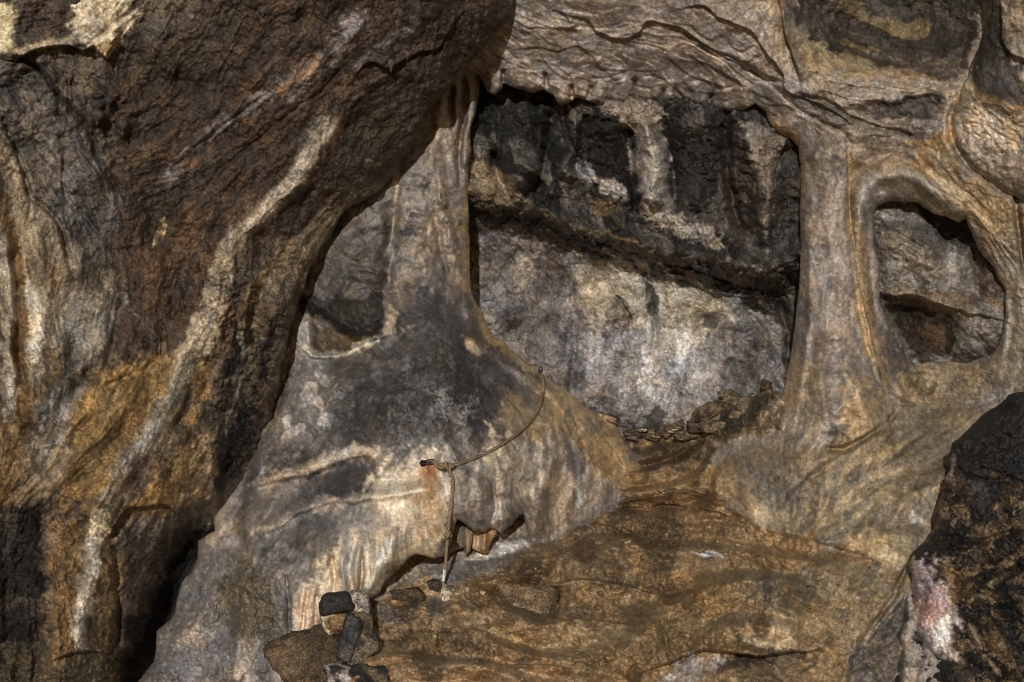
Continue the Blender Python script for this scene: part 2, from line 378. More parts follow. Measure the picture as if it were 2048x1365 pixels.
lipA = [(1045,-600),(1040,-60),(1030,0),(1018,35),(1005,55),(975,85),(945,112),(922,140),(905,160),(888,190),(868,205),(853,215),(853,250),
    (840,275),(815,300),(802,318),(800,340),(770,365),(735,385),(700,415),(680,440),(660,470),(640,490),(625,525),(610,560),(600,590),(590,620),
    (582,650),(572,690),(566,720),(560,745),(556,775),(548,800),(545,830),(520,860),(520,890),(530,930),(530,1000),(500,1080),(460,1180),(420,1300),(380,1420),(240,2000),(-700,2000),(-700,-600)]
# carving
A.S([(255,55),(228,85),(205,112),(185,92),(165,102),(140,90),(110,86),(75,100),(30,116),(-20,108)], 90, 0.055)
A.B(205,50,45,60,20,0.06); A.B(15,70,30,50,0,0.05); A.B(90,50,45,40,0,-0.04)
A.R([(0,112),(60,122),(110,175),(160,235),(180,270),(192,310),(230,370),(245,405)], 12, -0.06)
A.S([(245,405),(192,310),(160,235),(110,175),(60,122)], 60, 0.045)
A.R([(0,225),(25,280),(45,330),(62,390),(110,430),(130,480),(150,560)], 10, -0.05)
A.R([(130,300),(125,380),(170,430),(200,470)], 8, -0.03)
A.R([(650,250),(600,340),(540,410),(480,465),(455,520),(440,560),(430,610)], 60, 0.038); A.R([(900,150),(820,250),(740,330),(670,400)], 60, 0.04); A.R([(760,190),(700,270),(640,340),(580,420),(500,500)], 36, -0.028); A.R([(640,480),(590,560),(560,640),(545,730)], 40, 0.045); A.R([(560,520),(520,600),(505,700)], 22, -0.03); A.R([(400,760),(360,840),(300,930),(240,1000)], 32, -0.03); A.R([(470,640),(440,720),(400,800)], 22, -0.025); A.R([(300,740),(240,820),(170,900),(110,990)], 40, 0.05); A.R([(230,640),(180,720),(110,790),(70,870)], 36, 0.05)
A.R([(430,600),(420,640),(385,700),(350,780),(300,870),(250,930),(215,990)], 58, 0.038)
A.S([(455,520),(480,470),(545,415),(605,345),(650,270)], 40, 0.03)
A.R([(700,340),(640,420),(570,500),(520,560),(505,640),(490,720),(475,790)], 18, -0.03)
A.R([(590,480),(530,545),(500,600),(490,680),(482,780)], 26, 0.035)
A.R([(560,560),(540,640),(520,700)], 30, 0.04)
A.R([(740,30),(690,90),(600,160),(520,200),(480,225),(380,290),(330,340)], 22, 0.028)
A.R([(560,170),(460,240),(380,300)], 8, -0.02); A.R([(700,130),(620,200),(500,290),(420,360)], 8, -0.02)
A.S([(940,15),(905,55),(880,95),(840,100),(815,118),(780,135),(740,125),(700,165)], 45, 0.045)
A.R([(330,690),(290,740),(240,760),(190,790)], 14, -0.03)
A.S([(150,1022),(180,1030),(205,1050),(216,1078),(236,1052),(268,1022),(330,1012),(352,1030),(362,1062)][::-1], 60, 0.045)
A.R([(85,1000),(80,1100),(86,1200),(76,1300),(80,1400)], 26, -0.035); A.R([(12,1000),(14,1100),(8,1365)], 24, -0.03)
A.R([(185,1080),(182,1150),(165,1240),(160,1300)], 50, 0.05); A.R([(232,1090),(240,1200),(236,1300)], 14, -0.05)
A.R([(120,1060),(125,1200),(110,1330)], 40, 0.03)
A.R([(400,1060),(370,1130),(330,1220),(290,1330)], 60, -0.06); A.B(470,880,30,90,20,-0.10); A.B(500,720,28,80,15,-0.06)
A.R([(440,870),(425,930),(440,1000)], 24, 0.05); A.R([(330,1040),(300,1130),(262,1240)], 30, 0.03)
A.R([(25,420),(38,600),(40,760),(48,850)], 26, -0.03); A.R([(70,470),(90,600),(70,720)], 40, 0.03); A.R([(10,480),(25,600),(22,720),(30,780)], 16, 0.03)
A.R([(0,830),(30,880),(35,960)], 26, -0.03)
A.S([(100,1320),(160,1305),(220,1310),(260,1330)][::-1], 40, 0.05); A.B(150,1340,50,30,0,0.05)
for u, v, r, h in [(215,205,9,.03),(192,212,10,.035),(232,190,8,.02),(245,255,14,.05),(192,235,13,.04)]: A.B(u, v, r, r, 0, h, 3)
ca = A.cells(19, 5); cb = A.cells(44, 6)
W_, mk = A.mask([(400,560),(600,500),(590,640),(540,800),(500,930),(420,960),(380,900),(430,740)], 60, 8)
A.D -= 0.004 * ca; A.D[W_] -= mk * (0.018 * ca[W_] + 0.03 * cb[W_])
W_, mk = A.mask([(560,0),(1010,20),(860,220),(690,420),(480,480),(380,680),(230,700),(215,430),(160,200),(300,90)], 60, 8); A.D[W_] -= mk * 0.007 * ca[W_]
W_, mk = A.mask([(0,1000),(250,1060),(250,1400),(0,1400)], 40, 8); A.D[W_] -= mk * 0.03 * cb[W_]
A.RG([(560,0),(1010,20),(860,220),(690,420),(480,480),(380,680),(230,700),(215,430),(160,200),(300,90)], 0.8); A.RG([(0,400),(140,470),(130,650),(60,780),(0,800)], 0.45); A.RG([(100,1050),(230,1080),(230,1330),(100,1330)], 0.7); A.RG([(120,760),(400,740),(380,850),(200,1000),(60,1000)], 0.75); A.rg *= 0.8; A.D -= 0.004 * A.cells(12, 7); A.D -= 0.004 * A.l[1] + 0.004 * A.l[2] + 0.002 * A.l[0]; A.texture(0.003, 0.0026, 0.012, 0.002, 0.002)
# the wall goes on past the view
ro = random.Random(17)
for k in range(60): A.B(ro.uniform(-420, -30), ro.uniform(-330, 1700), ro.uniform(25, 90), ro.uniform(40, 140), ro.uniform(-40, 40), ro.choice([.03, .05, .08, -.04, -.05]))
for k in range(40): A.B(ro.uniform(-300, 1000), ro.choice([ro.uniform(-330, -30), ro.uniform(1400, 1700)]), ro.uniform(25, 80), ro.uniform(30, 90), ro.uniform(-40, 40), ro.choice([.03, .05, -.04]))
# stains, with recess shade and ridge highlights painted in
A.P([(-700,-500),(20,-500),(15,100),(-700,180)], (110,92,66), .8, 60, 25); A.P([(-700,150),(10,110),(15,560),(20,820),(-700,900)], (122,106,82), .85, 60, 25); A.P([(-700,780),(20,840),(20,1010),(-700,1020)], (116,90,48), .8, 60, 20)
for k in range(9): A.L([(-40 - 42 * k, 150 + 30 * (k % 3)), (-20 - 42 * k, 480), (-45 - 42 * k, 820), (-30 - 42 * k, 1000)], 16 + 9 * (k % 3), [(98,70,30),(150,136,112),(84,72,56)][k % 3], .7, 14, 8)
A.P([(560,-60),(1060,-60),(1010,30),(930,130),(860,220),(800,330),(690,420),(600,470),(500,500),(440,570),(390,680),(300,745),(225,705),(245,560),(215,430),(235,300),(165,200),(270,100),(420,20)], (68,51,35), 0.92, 50, 20, 0.4)
A.speck([(560,0),(1000,20),(850,220),(690,400),(450,500),(300,700),(240,480),(250,300),(400,100)], (94,70,44), 0.8, 0.5, f=2)
A.speck([(560,0),(1000,20),(850,220),(690,400),(450,500),(300,700),(240,480),(250,300),(400,100)], (44,34,26), 0.6, 0.6, f=1)
A.P([(160,110),(330,90),(420,20),(540,0),(430,110),(330,160),(230,140)], (72,60,38), 0.6, 40, 15)
A.L([(720,400),(650,470),(612,560),(592,620),(572,700)], 60, (108,92,68), 0.8, 30, 10)
A.L([(640,470),(560,560),(530,640),(505,740)], 60, (98,82,58), 0.8, 30, 12)
A.L([(1000,60),(930,130),(868,205)], 14, (88,74,58), 0.7, 10, 4); A.L([(850,255),(800,335),(720,398)], 16, (92,78,60), 0.7, 10, 5)
A.P([(740,200),(840,180),(800,300),(700,380),(640,380),(680,290)], (62,52,34), 0.6, 40, 15)
A.speck([(690,190),(860,160),(820,280),(700,350),(650,330)], (128,114,78), 1.6, 0.8, f='n8')
A.L([(650,250),(600,340),(545,410),(480,465),(455,520),(440,560)], 34, (122,106,84), 0.85, 14, 8)
A.L([(600,340),(545,408),(490,450)], 14, (158,144,124), 0.6, 10, 6)
A.L([(435,570),(420,640),(385,700),(350,780),(300,870),(250,930),(215,990)], 48, (134,120,92), 0.9, 20, 9)
A.L([(350,790),(300,875),(240,945)], 26, (142,132,118), 0.8, 14, 7)
A.L([(395,860),(340,930),(280,975)], 44, (78,60,38), 0.85, 20, 8)
A.L([(590,480),(530,545),(500,600),(490,690),(482,780)], 16, (130,104,56), 0.6, 8, 5)
A.L([(500,790),(470,830),(450,870)], 16, (140,130,110), 0.8, 8, 4)
A.L([(740,30),(690,90),(660,120),(600,165),(520,200),(470,235),(420,270)], 22, (120,111,103), 0.6, 14, 9, 0.6)
A.L([(640,110),(590,160),(555,185)], 18, (140,96,48), 0.7, 10, 6); A.L([(500,235),(430,290),(380,330)], 18, (112,76,42), 0.6, 10, 7)
A.L([(420,270),(370,310),(330,350)], 10, (120,112,108), 0.6, 8, 4); A.L([(860,20),(810,60),(750,100),(700,140)], 14, (104,94,88), 0.6, 10, 6)
A.L([(700,30),(690,60)], 30, (135,128,126), 0.6, 20, 9, .7); A.L([(330,440),(310,490)], 8, (175,150,105), 0.8, 6, 3)
A.P([(0,118),(60,128),(170,260),(235,390),(225,480),(140,490),(70,400),(45,320),(0,225)], (100,90,78), 0.85, 25, 12)
A.speck([(0,118),(60,128),(170,260),(235,390),(225,480),(140,490),(45,320),(0,225)], (62,54,50), 0.5, 0.7, f=1)
A.P([(0,240),(40,330),(70,400),(120,440),(140,560),(120,620),(0,420)], (120,104,80), 0.8, 25, 10)
A.P([(125,22),(190,-30),(265,-30),(262,40),(240,80),(205,110),(170,98),(150,75)], (188,168,136), 0.92, 14, 8)
A.P([(-20,5),(30,0),(25,60),(30,100),(-20,110)], (192,166,118), 0.9, 14, 6); A.L([(30,100),(75,95),(110,82),(150,80)], 18, (160,144,110), 0.8, 10, 5)
A.P([(35,-10),(135,-10),(140,50),(110,65),(60,85),(32,50)], (76,61,46), 0.9, 14, 8); A.P([(185,90),(235,80),(210,112)], (150,122,64), 0.8, 10, 4)
A.P([(0,400),(60,440),(130,470),(145,620),(120,720),(60,780),(0,720)], (136,118,86), 0.85, 30, 10)
A.L([(5,390),(25,520),(38,640),(36,730),(48,820),(40,900),(12,960),(5,1010)], 34, (98,70,28), 0.95, 10, 5, 0.5)
A.L([(85,420),(95,520),(110,600)], 20, (108,80,40), 0.7, 14, 6); A.L([(62,560),(75,640),(66,720)], 24, (172,156,130), 0.85, 14, 5)
A.L([(2,480),(22,600),(10,700),(25,780),(0,840)], 22, (146,134,112), 0.85, 10, 5)
A.L([(95,700),(110,760),(60,790)], 24, (120,88,40), .6, 16, 7)
A.P([(130,590),(210,560),(240,620),(190,720),(110,790),(70,860),(50,960),(90,995),(180,960),(130,860),(190,800),(150,720)], (126,115,97), 0.85, 35, 14)
A.P([(185,745),(330,705),(420,740),(380,820),(300,900),(200,1010),(100,1005),(115,920)], (134,102,46), 0.9, 40, 14)
A.speck([(185,745),(330,705),(420,740),(300,900),(200,1010),(100,1005)], (92,70,36), 0.4, 0.7, f=1)
A.speck([(185,745),(330,705),(420,740),(300,900),(200,1010),(100,1005)], (146,114,56), 1.1, 0.7, f=2)
A.P([(440,870),(400,980),(330,1030),(215,1045),(280,990),(380,890)], (136,104,52), 0.85, 25, 10)
A.P([(390,870),(440,860),(435,960),(390,1000)], (150,122,80), .8, 16, 8)
A.P([(0,840),(60,870),(110,980),(90,1010),(0,1010)], (122,98,58), .6, 30, 12); A.P([(430,620),(480,600),(545,640),(560,740),(540,830),(505,880),(470,790),(440,740)], (88,66,38), 0.8, 25, 14)
A.speck([(430,640),(480,620),(560,660),(540,850),(505,900),(440,760)], (24,19,14), 0.35, 0.9, f='n8')
A.P([(470,800),(505,830),(512,870),(490,940),(450,985),(432,950),(445,870)], (26,23,21), 0.92, 18, 10, 0.4)  # black of the recess beside the mound, shade put into the colour
A.P([(355,1052),(420,1042),(405,1110),(350,1230),(300,1320),(270,1330),(268,1260),(310,1180),(340,1110)], (30,27,25), 0.85, 18, 10, 0.4)  # crevice shade painted into the wall colour
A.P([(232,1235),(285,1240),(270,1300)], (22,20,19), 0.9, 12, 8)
A.P([(255,1075),(340,1050),(350,1090),(300,1180),(262,1230)], (70,54,34), 0.8, 20, 9)
A.P([(-500,1005),(85,1012),(88,1200),(80,1400),(-500,1500)], (64,54,40), 0.88, 25, 10); A.speck([(0,1010),(85,1010),(85,1365),(0,1365)], (30,27,24), 0.3, 0.8, f='n20')
A.P([(92,1040),(200,1050),(245,1090),(238,1320),(100,1340)], (118,89,46), 0.88, 25, 10)
A.L([(205,1040),(190,1090),(182,1150),(165,1240),(158,1300)], 30, (164,150,126), 0.85, 16, 8); A.L([(190,1030),(215,1060)], 22, (180,160,115), 0.8, 10, 5)
A.P([(0,1310),(100,1300),(260,1310),(250,1400),(0,1400)], (92,76,48), 0.7, 25, 10); A.P([(250,1300),(275,1340),(260,1400)], (60,50,36), .8, 10, 5)
A.L([(705,405),(645,495),(607,590),(580,690),(562,780)], 50, (114,98,72), 0.75, 24, 7); A.L([(600,470),(545,560),(518,640),(502,740),(490,800)], 30, (106,90,64), 0.7, 16, 6)
A.L([(655,240),(625,300),(585,365),(530,420),(480,468),(452,530),(430,600),(408,650),(385,710),(345,790),(298,872),(248,935),(212,992)], 44, (130,117,94), 0.88, 18, 6)
A.L([(620,310),(585,365),(535,415),(490,455)], 18, (160,148,130), 0.7, 12, 6); A.L([(440,580),(415,640),(392,700)], 18, (156,144,120), 0.7, 12, 6); A.L([(320,840),(285,890),(235,950)], 20, (148,138,124), 0.8, 12, 6)  # highlights painted along the pale ridge
A.L([(482,650),(484,720),(468,800),(452,860)], 13, (142,132,110), 0.75, 8, 4); A.L([(560,430),(520,500),(480,560)], 12, (70,56,40), .7, 10, 5)
A.L([(705,40),(650,105),(560,170),(500,212),(430,270),(380,312),(320,372)], 14, (116,108,100), 0.5, 14, 8, .6); A.L([(800,100),(740,160),(640,240),(560,320)], 10, (86,74,62), .5, 10, 7)
A.L([(60,230),(110,330),(150,430)], 22, (122,112,98), 0.6, 20, 8); A.L([(20,300),(60,420),(90,520)], 26, (140,124,96), 0.6, 20, 8); A.L([(150,500),(150,600),(120,690)], 26, (130,118,98), .6, 20, 8); A.L([(210,560),(225,630),(190,700)], 30, (120,108,90), .7, 20, 8)
A.tone(0.27, 0.14, 0.9)
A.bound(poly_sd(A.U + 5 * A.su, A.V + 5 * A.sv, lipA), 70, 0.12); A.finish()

# ================================================================== B: left dripstone column and its flowstone mound
B = Layer((260, 1300), (60, 1365), (100, 1310, 40, 1700), 2.0,
    [(900,60,5.0),(900,160,4.95),(850,300,4.84),(930,300,4.95),(780,400,4.76),(870,400,4.8),(640,560,4.74),(700,500,4.74),(850,560,4.74),(920,560,4.92),
     (660,640,4.74),(760,700,4.56),(900,680,4.42),(980,690,4.78),(600,760,4.72),(700,830,4.38),(850,830,4.2),(1000,800,4.55),(1080,760,4.9),(1150,830,4.92),
     (1230,880,5.1),(550,900,4.6),(700,950,4.18),(850,950,4.02),(1000,950,4.32),(1130,950,4.72),(1220,980,5.0),(480,1000,4.58),(620,1080,4.1),(760,1080,3.9),(880,1060,4.08),
     (980,1030,4.25),(1060,1050,4.5),(420,1150,4.44),(550,1200,4.06),(680,1180,3.92),(750,1180,3.95),(400,1300,4.22),(500,1330,4.0),(600,1300,3.97),(300,1800,3.6),(560,1800,3.6),(300,1100,4.6),
     (450,600,4.9),(700,250,4.95)],
    [(900,250,92),(800,400,105),(680,500,112),(860,500,90),(750,650,20),(930,620,65),(700,800,110),(850,850,86),(1000,800,58),(1100,830,52),(1200,880,56),(1050,920,72),
     (900,980,88),(700,1000,95),(550,950,110),(480,1080,105),(700,1130,91),(450,1250,100),(580,1250,93),(980,1040,85),(1180,930,75),(1130,960,85)],
    (122,111,97), 21)
domB = [(960,40),(957,120),(958,150),(957,185),(950,222),(943,260),(940,300),(936,330),(935,380),(937,440),(938,500),(941,560),(950,595),(962,620),(975,650),(985,673),(1003,680),
    (1020,700),(1050,720),(1080,741),(1110,765),(1150,795),(1190,825),(1230,850),(1252,882),(1268,902),(1290,940),(1300,1000),(1240,1040),(1160,1085),(1090,1110),(1062,1092),(1052,1060),(1046,1030),
    (1036,1034),(1022,1050),(1012,1058),(1000,1068),(990,1056),(980,1054),(972,1062),(945,1066),(930,1054),(914,1040),(906,1062),(898,1092),(886,1114),(870,1121),(852,1113),(835,1110),
    (815,1120),(800,1136),(785,1156),(771,1170),(763,1188),(750,1197),(735,1201),(722,1192),(716,1186),(700,1215),(660,1270),(625,1310),(600,1400),(590,2000),(150,2000),(262,1420),(272,1365),(306,1328),(314,1266),(350,1228),(362,1168),(394,1132),(398,1086),(432,1062),(424,1032),(448,1003),(462,975),(470,930),(440,880),(430,800),(480,650),(520,520),(600,400),(720,280),(800,180),(850,40)]
B.R([(905,170),(904,215),(906,260)], 9, -0.05); B.R([(925,140),(930,200),(926,250),(916,320),(920,380)], 12, -0.05); B.R([(890,190),(870,280),(850,360)], 26, 0.03)
B.R([(948,160),(944,240),(936,300),(925,340)], 18, 0.03); B.R([(880,240),(876,340),(890,420)], 22, 0.02)
B.R([(800,330),(790,420),(770,520)], 16, -0.04); B.R([(870,330),(890,420),(910,520),(925,580)], 18, 0.02)
# scalloped tiers on the cone
TIERS = [(719,759,409),(714,774,451),(709,779,503),(684,779,536),(659,779,558),(649,769,582),(804,864,424),(784,849,479),(789,839,523),(779,874,571),(864,893,399),(873,918,484),(804,854,361),(870,925,530),(690,730,480),(800,850,452),(880,920,440)]
rt_ = random.Random(8)
for (a_, b_, v) in TIERS:
    c_ = (a_ + b_) / 2 + rt_.uniform(-10, 10); w_ = (b_ - a_) / 2
    B.S([(a_ - 4, v + w_ * .4), (a_ + w_ * .35, v + 2), (c_, v - 3), (b_ - w_ * .35, v + 2), (b_ + 4, v + w_ * .45)], rt_.uniform(24, 44), rt_.uniform(.02, .05), rt_.uniform(8, 16), 8)
B.B(720,530,60,90,5,0.10); B.B(835,480,40,120,0,0.06); B.R([(780,400),(785,480),(775,580)], 22, -0.07); B.R([(868,420),(880,500),(895,560)], 14, -0.035)
for u, v, a_, b_, g_, h in [(700,800,110,60,-10,.06),(870,770,90,110,0,.05),(1010,880,50,100,15,.05),(1110,880,50,90,40,.04),(640,1085,80,50,-20,.07),(800,1040,80,60,0,.05),(560,940,60,34,-15,.05),(930,990,40,50,0,.05),(760,640,60,40,0,.04),(880,640,60,60,0,.05),(600,800,50,50,0,.04),(560,1010,60,24,-20,.05),(690,880,90,24,-10,.03),(480,1200,50,70,0,.06),(420,1180,24,70,15,.05),(380,1280,40,50,0,.06),(540,1290,30,60,0,.05),(450,1330,60,40,0,.06),(330,1340,40,40,0,.05),(600,1180,30,40,0,.05)]: B.B(u, v, a_, b_, g_, h)
B.H([(600,592),(660,606),(765,590),(768,630),(745,682),(690,658),(620,625)], 0.09, 22, 6)
B.H([(622,640),(690,664),(742,690),(700,700),(650,710),(622,690)], -0.10, 22, 6); B.H([(768,600),(780,640),(770,680),(880,640),(870,600)], 0.02, 30)
B.R([(596,690),(640,714),(685,706),(722,692),(762,674)], 10, 0.035); B.B(615,665,20,30,0,0.05)
B.R([(785,600),(860,565),(920,590),(960,650)], 30, 0.03); B.B(948,690,22,14,40,-0.04); B.R([(920,668),(960,680),(985,700)], 12, 0.025)
B.R([(960,690),(1010,740),(1060,775),(1100,800)], 22, -0.03)
B.S([(495,985),(555,962),(620,946),(700,918),(765,912)][::-1], 46, 0.024, 8); B.R([(500,975),(560,948),(630,928),(700,900),(760,900)], 30, 0.035)
B.R([(620,958),(690,942),(760,944)], 44, -0.035)
B.R([(500,1068),(560,1038),(612,1008),(720,992),(830,984),(890,976)], 30, 0.05); B.S([(500,1078),(565,1048),(615,1018),(720,1002),(830,992)][::-1], 30, 0.02, 8)
B.R([(545,1012),(600,990),(660,975)], 40, -0.025)
B.R([(800,1060),(775,1110),(752,1150),(740,1192)], 44, 0.06); B.R([(716,1090),(714,1140),(710,1195)], 12, 0.035); B.R([(690,1100),(688,1190)], 16, 0.02); B.R([(724,1110),(722,1180)], 7, -0.04)
B.R([(640,1100),(645,1200)], 26, 0.02); B.R([(668,1110),(668,1195)], 8, -0.02)
B.R([(575,745),(548,830),(505,895),(492,985),(478,1040),(486,1090),(465,1140)], 28, -0.025)
B.R([(470,1110),(440,1160),(430,1240)], 20, 0.035); B.B(500,1190,55,80,0,0.06); B.B(560,1220,26,70,0,0.035); B.B(610,1220,22,70,0,0.04)
for u, v, r in [(540,1260,30),(590,1290,28),(470,1280,40),(380,1310,50),(520,1340,36),(330,1350,30),(420,1230,26),(570,1345,26)]: B.B(u, v, r, r * 1.3, 10, 0.03)
B.R([(575,1150),(578,1250),(590,1330)], 9, -0.03); B.R([(612,1170),(604,1260),(598,1330)], 9, -0.03); B.R([(630,1190),(632,1250)], 8, -0.03)
B.R([(950,940),(965,1000),(960,1050)], 40, 0.035); B.R([(1000,930),(1015,990),(1003,1055)], 34, 0.04); B.R([(984,960),(990,1010),(984,1045)], 10, -0.03); B.R([(930,960),(925,1035)], 26, 0.02)
B.R([(865,820),(900,880),(930,960)], 40, 0.02); B.R([(860,880),(885,935),(900,960)], 12, -0.02); B.R([(890,880),(915,930)], 10, 0.02)
B.R([(1095,930),(1080,1000),(1062,1080)], 30, 0.035); B.R([(1150,940),(1140,1000),(1125,1050)], 30, 0.03)
for k in range(14):   # fine flutes fanning over the flank
    a = k / 13.0
    B.R([(985 + 120 * a, 790 + 25 * a), (1020 + 150 * a, 870 + 10 * a), (1000 + 190 * a, 960 - 10 * a)], 9 + 6 * (k % 3), 0.004 * (1 if k % 2 else -1.2) * (0.5 + (k * 7 % 5) / 4), 6)
for k in range(16):
    B.R([(640 + 16 * k, 1060 + 10 * math.sin(k)), (642 + 16 * k, 1180)], 8, 0.008 * (1 if k % 2 else -1), 4)
c1 = B.cells(22, 31)
W_, mk = B.mask([(560,730),(650,720),(690,760),(660,850),(620,930),(520,1000),(500,960),(530,850)], 40, 8); B.D[W_] -= mk * 0.03 * c1[W_] * (0.4 + sstep(B.n20[W_]))
W_, mk = B.mask([(600,720),(980,690),(1040,800),(980,900),(700,920)], 40, 8); B.D[W_] -= mk * 0.006 * c1[W_]
W_, mk = B.mask([(300,1150),(560,1100),(600,1365),(250,1400)], 40, 8); B.D[W_] -= mk * (0.016 * c1[W_] + 0.03 * B.cells(48, 33)[W_])
B.rg *= 0.7; B.RG([(560,720),(680,720),(640,880),(500,990)], 0.9); B.RG([(600,590),(770,590),(740,690),(600,640)], 1.0, 12); B.RG([(640,1010),(900,900),(900,1100),(740,1200),(640,1200)], 0.3); B.texture(0.002, 0.003, 0.009, 0.001, 0.001)
# stains
B.P([(880,120),(960,120),(945,300),(935,560),(880,600),(800,560),(780,420),(840,280)], (133,119,101), 0.8, 20, 8)
B.L([(905,170),(905,260)], 12, (84,70,56), 0.8, 6, 3); B.L([(928,150),(930,250),(920,310)], 16, (92,78,62), 0.7, 8, 4); B.L([(893,200),(890,330),(860,480)], 26, (158,140,114), 0.6, 20, 8)
B.L([(870,250),(840,300),(825,380)], 18, (104,98,92), 0.6, 18, 9)
B.P([(690,420),(775,440),(785,590),(650,600),(610,570),(660,480)], (84,76,69), 0.7, 40, 12); B.L([(800,360),(790,470),(770,560)], 22, (150,134,112), 0.6, 14, 8)
B.P([(630,520),(690,500),(770,560),(765,595),(610,590)], (92,84,76), 0.6, 20, 12)
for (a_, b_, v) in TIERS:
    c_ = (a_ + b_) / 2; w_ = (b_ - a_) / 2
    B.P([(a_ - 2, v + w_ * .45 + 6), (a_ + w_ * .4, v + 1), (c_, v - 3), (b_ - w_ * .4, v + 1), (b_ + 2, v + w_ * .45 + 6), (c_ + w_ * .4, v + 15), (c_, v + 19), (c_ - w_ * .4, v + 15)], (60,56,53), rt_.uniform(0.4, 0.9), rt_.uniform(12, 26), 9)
B.P([(765,605),(860,562),(925,585),(962,660),(1010,735),(1055,790),(1010,850),(995,915),(945,930),(890,870),(800,905),(700,905),(635,870),(680,780),(592,735),(640,716),(745,690)], (70,66,63), 0.92, 80, 12, 0.3)
B.P([(700,760),(900,690),(1000,760),(980,850),(800,870),(690,890)], (58,54,51), 0.7, 90, 12, .35)
B.speck([(700,720),(960,700),(1030,800),(980,890),(700,900)], (100,95,90), 0.7, 0.4, f='c1'); B.speck([(850,780),(960,770),(960,850),(880,850)], (124,117,108), 0.3, 0.5, f='c1')
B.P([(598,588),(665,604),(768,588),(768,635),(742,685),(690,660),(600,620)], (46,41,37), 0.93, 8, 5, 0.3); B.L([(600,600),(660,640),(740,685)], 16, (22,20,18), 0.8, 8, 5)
B.P([(625,645),(690,668),(735,688),(690,702),(640,708),(622,690)], (88,66,36), 0.93, 8, 4, 0.4); B.P([(590,640),(622,640),(632,665),(622,695),(590,700)], (158,146,128), 0.85, 10, 5)
B.L([(596,693),(640,714),(685,707),(722,692),(762,674)], 13, (190,174,148), 0.7, 9, 5)
B.P([(768,600),(800,625),(790,665),(770,668)], (152,130,102), 0.8, 8, 4); B.L([(830,650),(800,668),(775,690)], 10, (128,116,98), 0.6, 8, 4)
B.P([(930,682),(948,686),(968,702),(960,710),(938,700)], (186,164,136), 0.85, 10, 4)
B.L([(936,340),(938,440),(942,560),(964,622),(986,676),(1050,722),(1110,768),(1190,826),(1245,880)], 26, (158,130,84), 0.85, 12, 6)
B.L([(985,690),(1050,745),(1100,790)], 16, (54,50,46), 0.75, 12, 6)
B.P([(565,720),(660,715),(680,780),(640,860),(560,930),(505,985),(500,930),(545,840)], (112,104,95), 0.8, 25, 10); B.speck([(560,730),(670,725),(660,850),(520,980)], (160,150,136), 0.9, 0.7, f='n8')
B.L([(578,740),(550,830),(505,895),(494,985),(480,1050),(492,1100)], 20, (92,80,58), 0.85, 10, 4, 0.6)
B.P([(500,890),(640,890),(700,905),(620,945),(500,985)], (88,82,76), 0.85, 45, 10)
B.L([(515,970),(560,952),(630,932),(700,908),(760,903)], 24, (172,154,130), 0.8, 14, 8); B.L([(505,1068),(560,1040),(612,1008),(720,994),(830,986),(890,978)], 24, (178,156,126), 0.8, 12, 8)
B.P([(612,950),(690,928),(765,920),(760,965),(700,990),(620,995)], (62,58,56), 0.9, 26, 8); B.P([(596,900),(616,905),(615,1000),(605,1090),(592,1060)], (48,46,45), 0.7, 20, 9)
B.P([(490,1000),(600,985),(600,1020),(510,1060)], (100,93,86), 0.75, 16, 8)
B.P([(500,1085),(610,1030),(720,1012),(760,1050),(660,1080),(640,1130),(560,1150),(495,1120)], (92,86,81), 0.85, 50, 12); B.speck([(500,1090),(620,1040),(640,1130),(560,1150)], (140,126,110), 0.7, 0.7, f='n8')
B.P([(760,925),(880,905),(905,960),(900,1090),(860,1118),(800,1120),(745,1190),(640,1205),(630,1150),(680,1080),(780,1050),(740,1000)], (190,166,134), 0.92, 28, 12)
B.P([(670,1030),(760,1010),(800,1060),(740,1120),(720,1180),(690,1190),(690,1110)], (150,136,116), 0.6, 25, 12)
B.L([(690,1060),(694,1130),(690,1190)], 16, (128,120,110), 0.7, 10, 5); B.L([(780,1080),(750,1150),(738,1192)], 26, (206,186,158), 0.8, 14, 6)
B.P([(838,930),(870,938),(880,975),(852,990),(842,965)], (168,122,72), 0.85, 14, 8); B.P([(846,930),(866,934),(868,955),(850,955)], (136,84,34), 0.8, 8, 5); B.P([(835,990),(880,985),(880,1070),(850,1090),(835,1040)], (178,142,98), 0.75, 18, 9)
B.P([(880,900),(985,905),(1030,870),(1080,930),(1060,1000),(1000,1060),(930,1050),(905,1000)], (152,138,118), 0.85, 25, 12)
B.speck([(880,890),(1090,850),(1070,1000),(1000,1060),(910,1040)], (106,98,88), 0.5, 0.75, f=1); B.speck([(980,860),(1090,830),(1130,950),(1050,1000)], (186,170,146), 0.8, 0.7, f=1)
B.P([(1000,790),(1040,790),(1100,840),(1080,880),(1020,860),(1000,830)], (146,120,78), 0.8, 20, 10); B.P([(965,838),(985,850),(1000,880),(985,880)], (176,154,122), .85, 6, 4)
B.P([(1060,760),(1150,800),(1230,860),(1270,920),(1200,960),(1150,900),(1100,830)], (150,126,82), 0.85, 25, 10); B.speck([(1060,780),(1230,870),(1260,930),(1150,950),(1080,850)], (104,92,72), 0.4, 0.75, f=1)
B.P([(1170,860),(1290,930),(1290,1000),(1180,960)], (148,116,66), 0.8, 25, 12); B.P([(1095,940),(1215,950),(1225,1000),(1120,1050),(1080,1060),(1090,1000)], (146,124,96), 0.85, 20, 12)
B.L([(1165,950),(1160,990),(1150,1015)], 12, (196,182,160), 0.7, 8, 5); B.P([(1060,1010),(1130,960),(1110,1050),(1060,1090)], (98,78,48), 0.6, 25, 12)
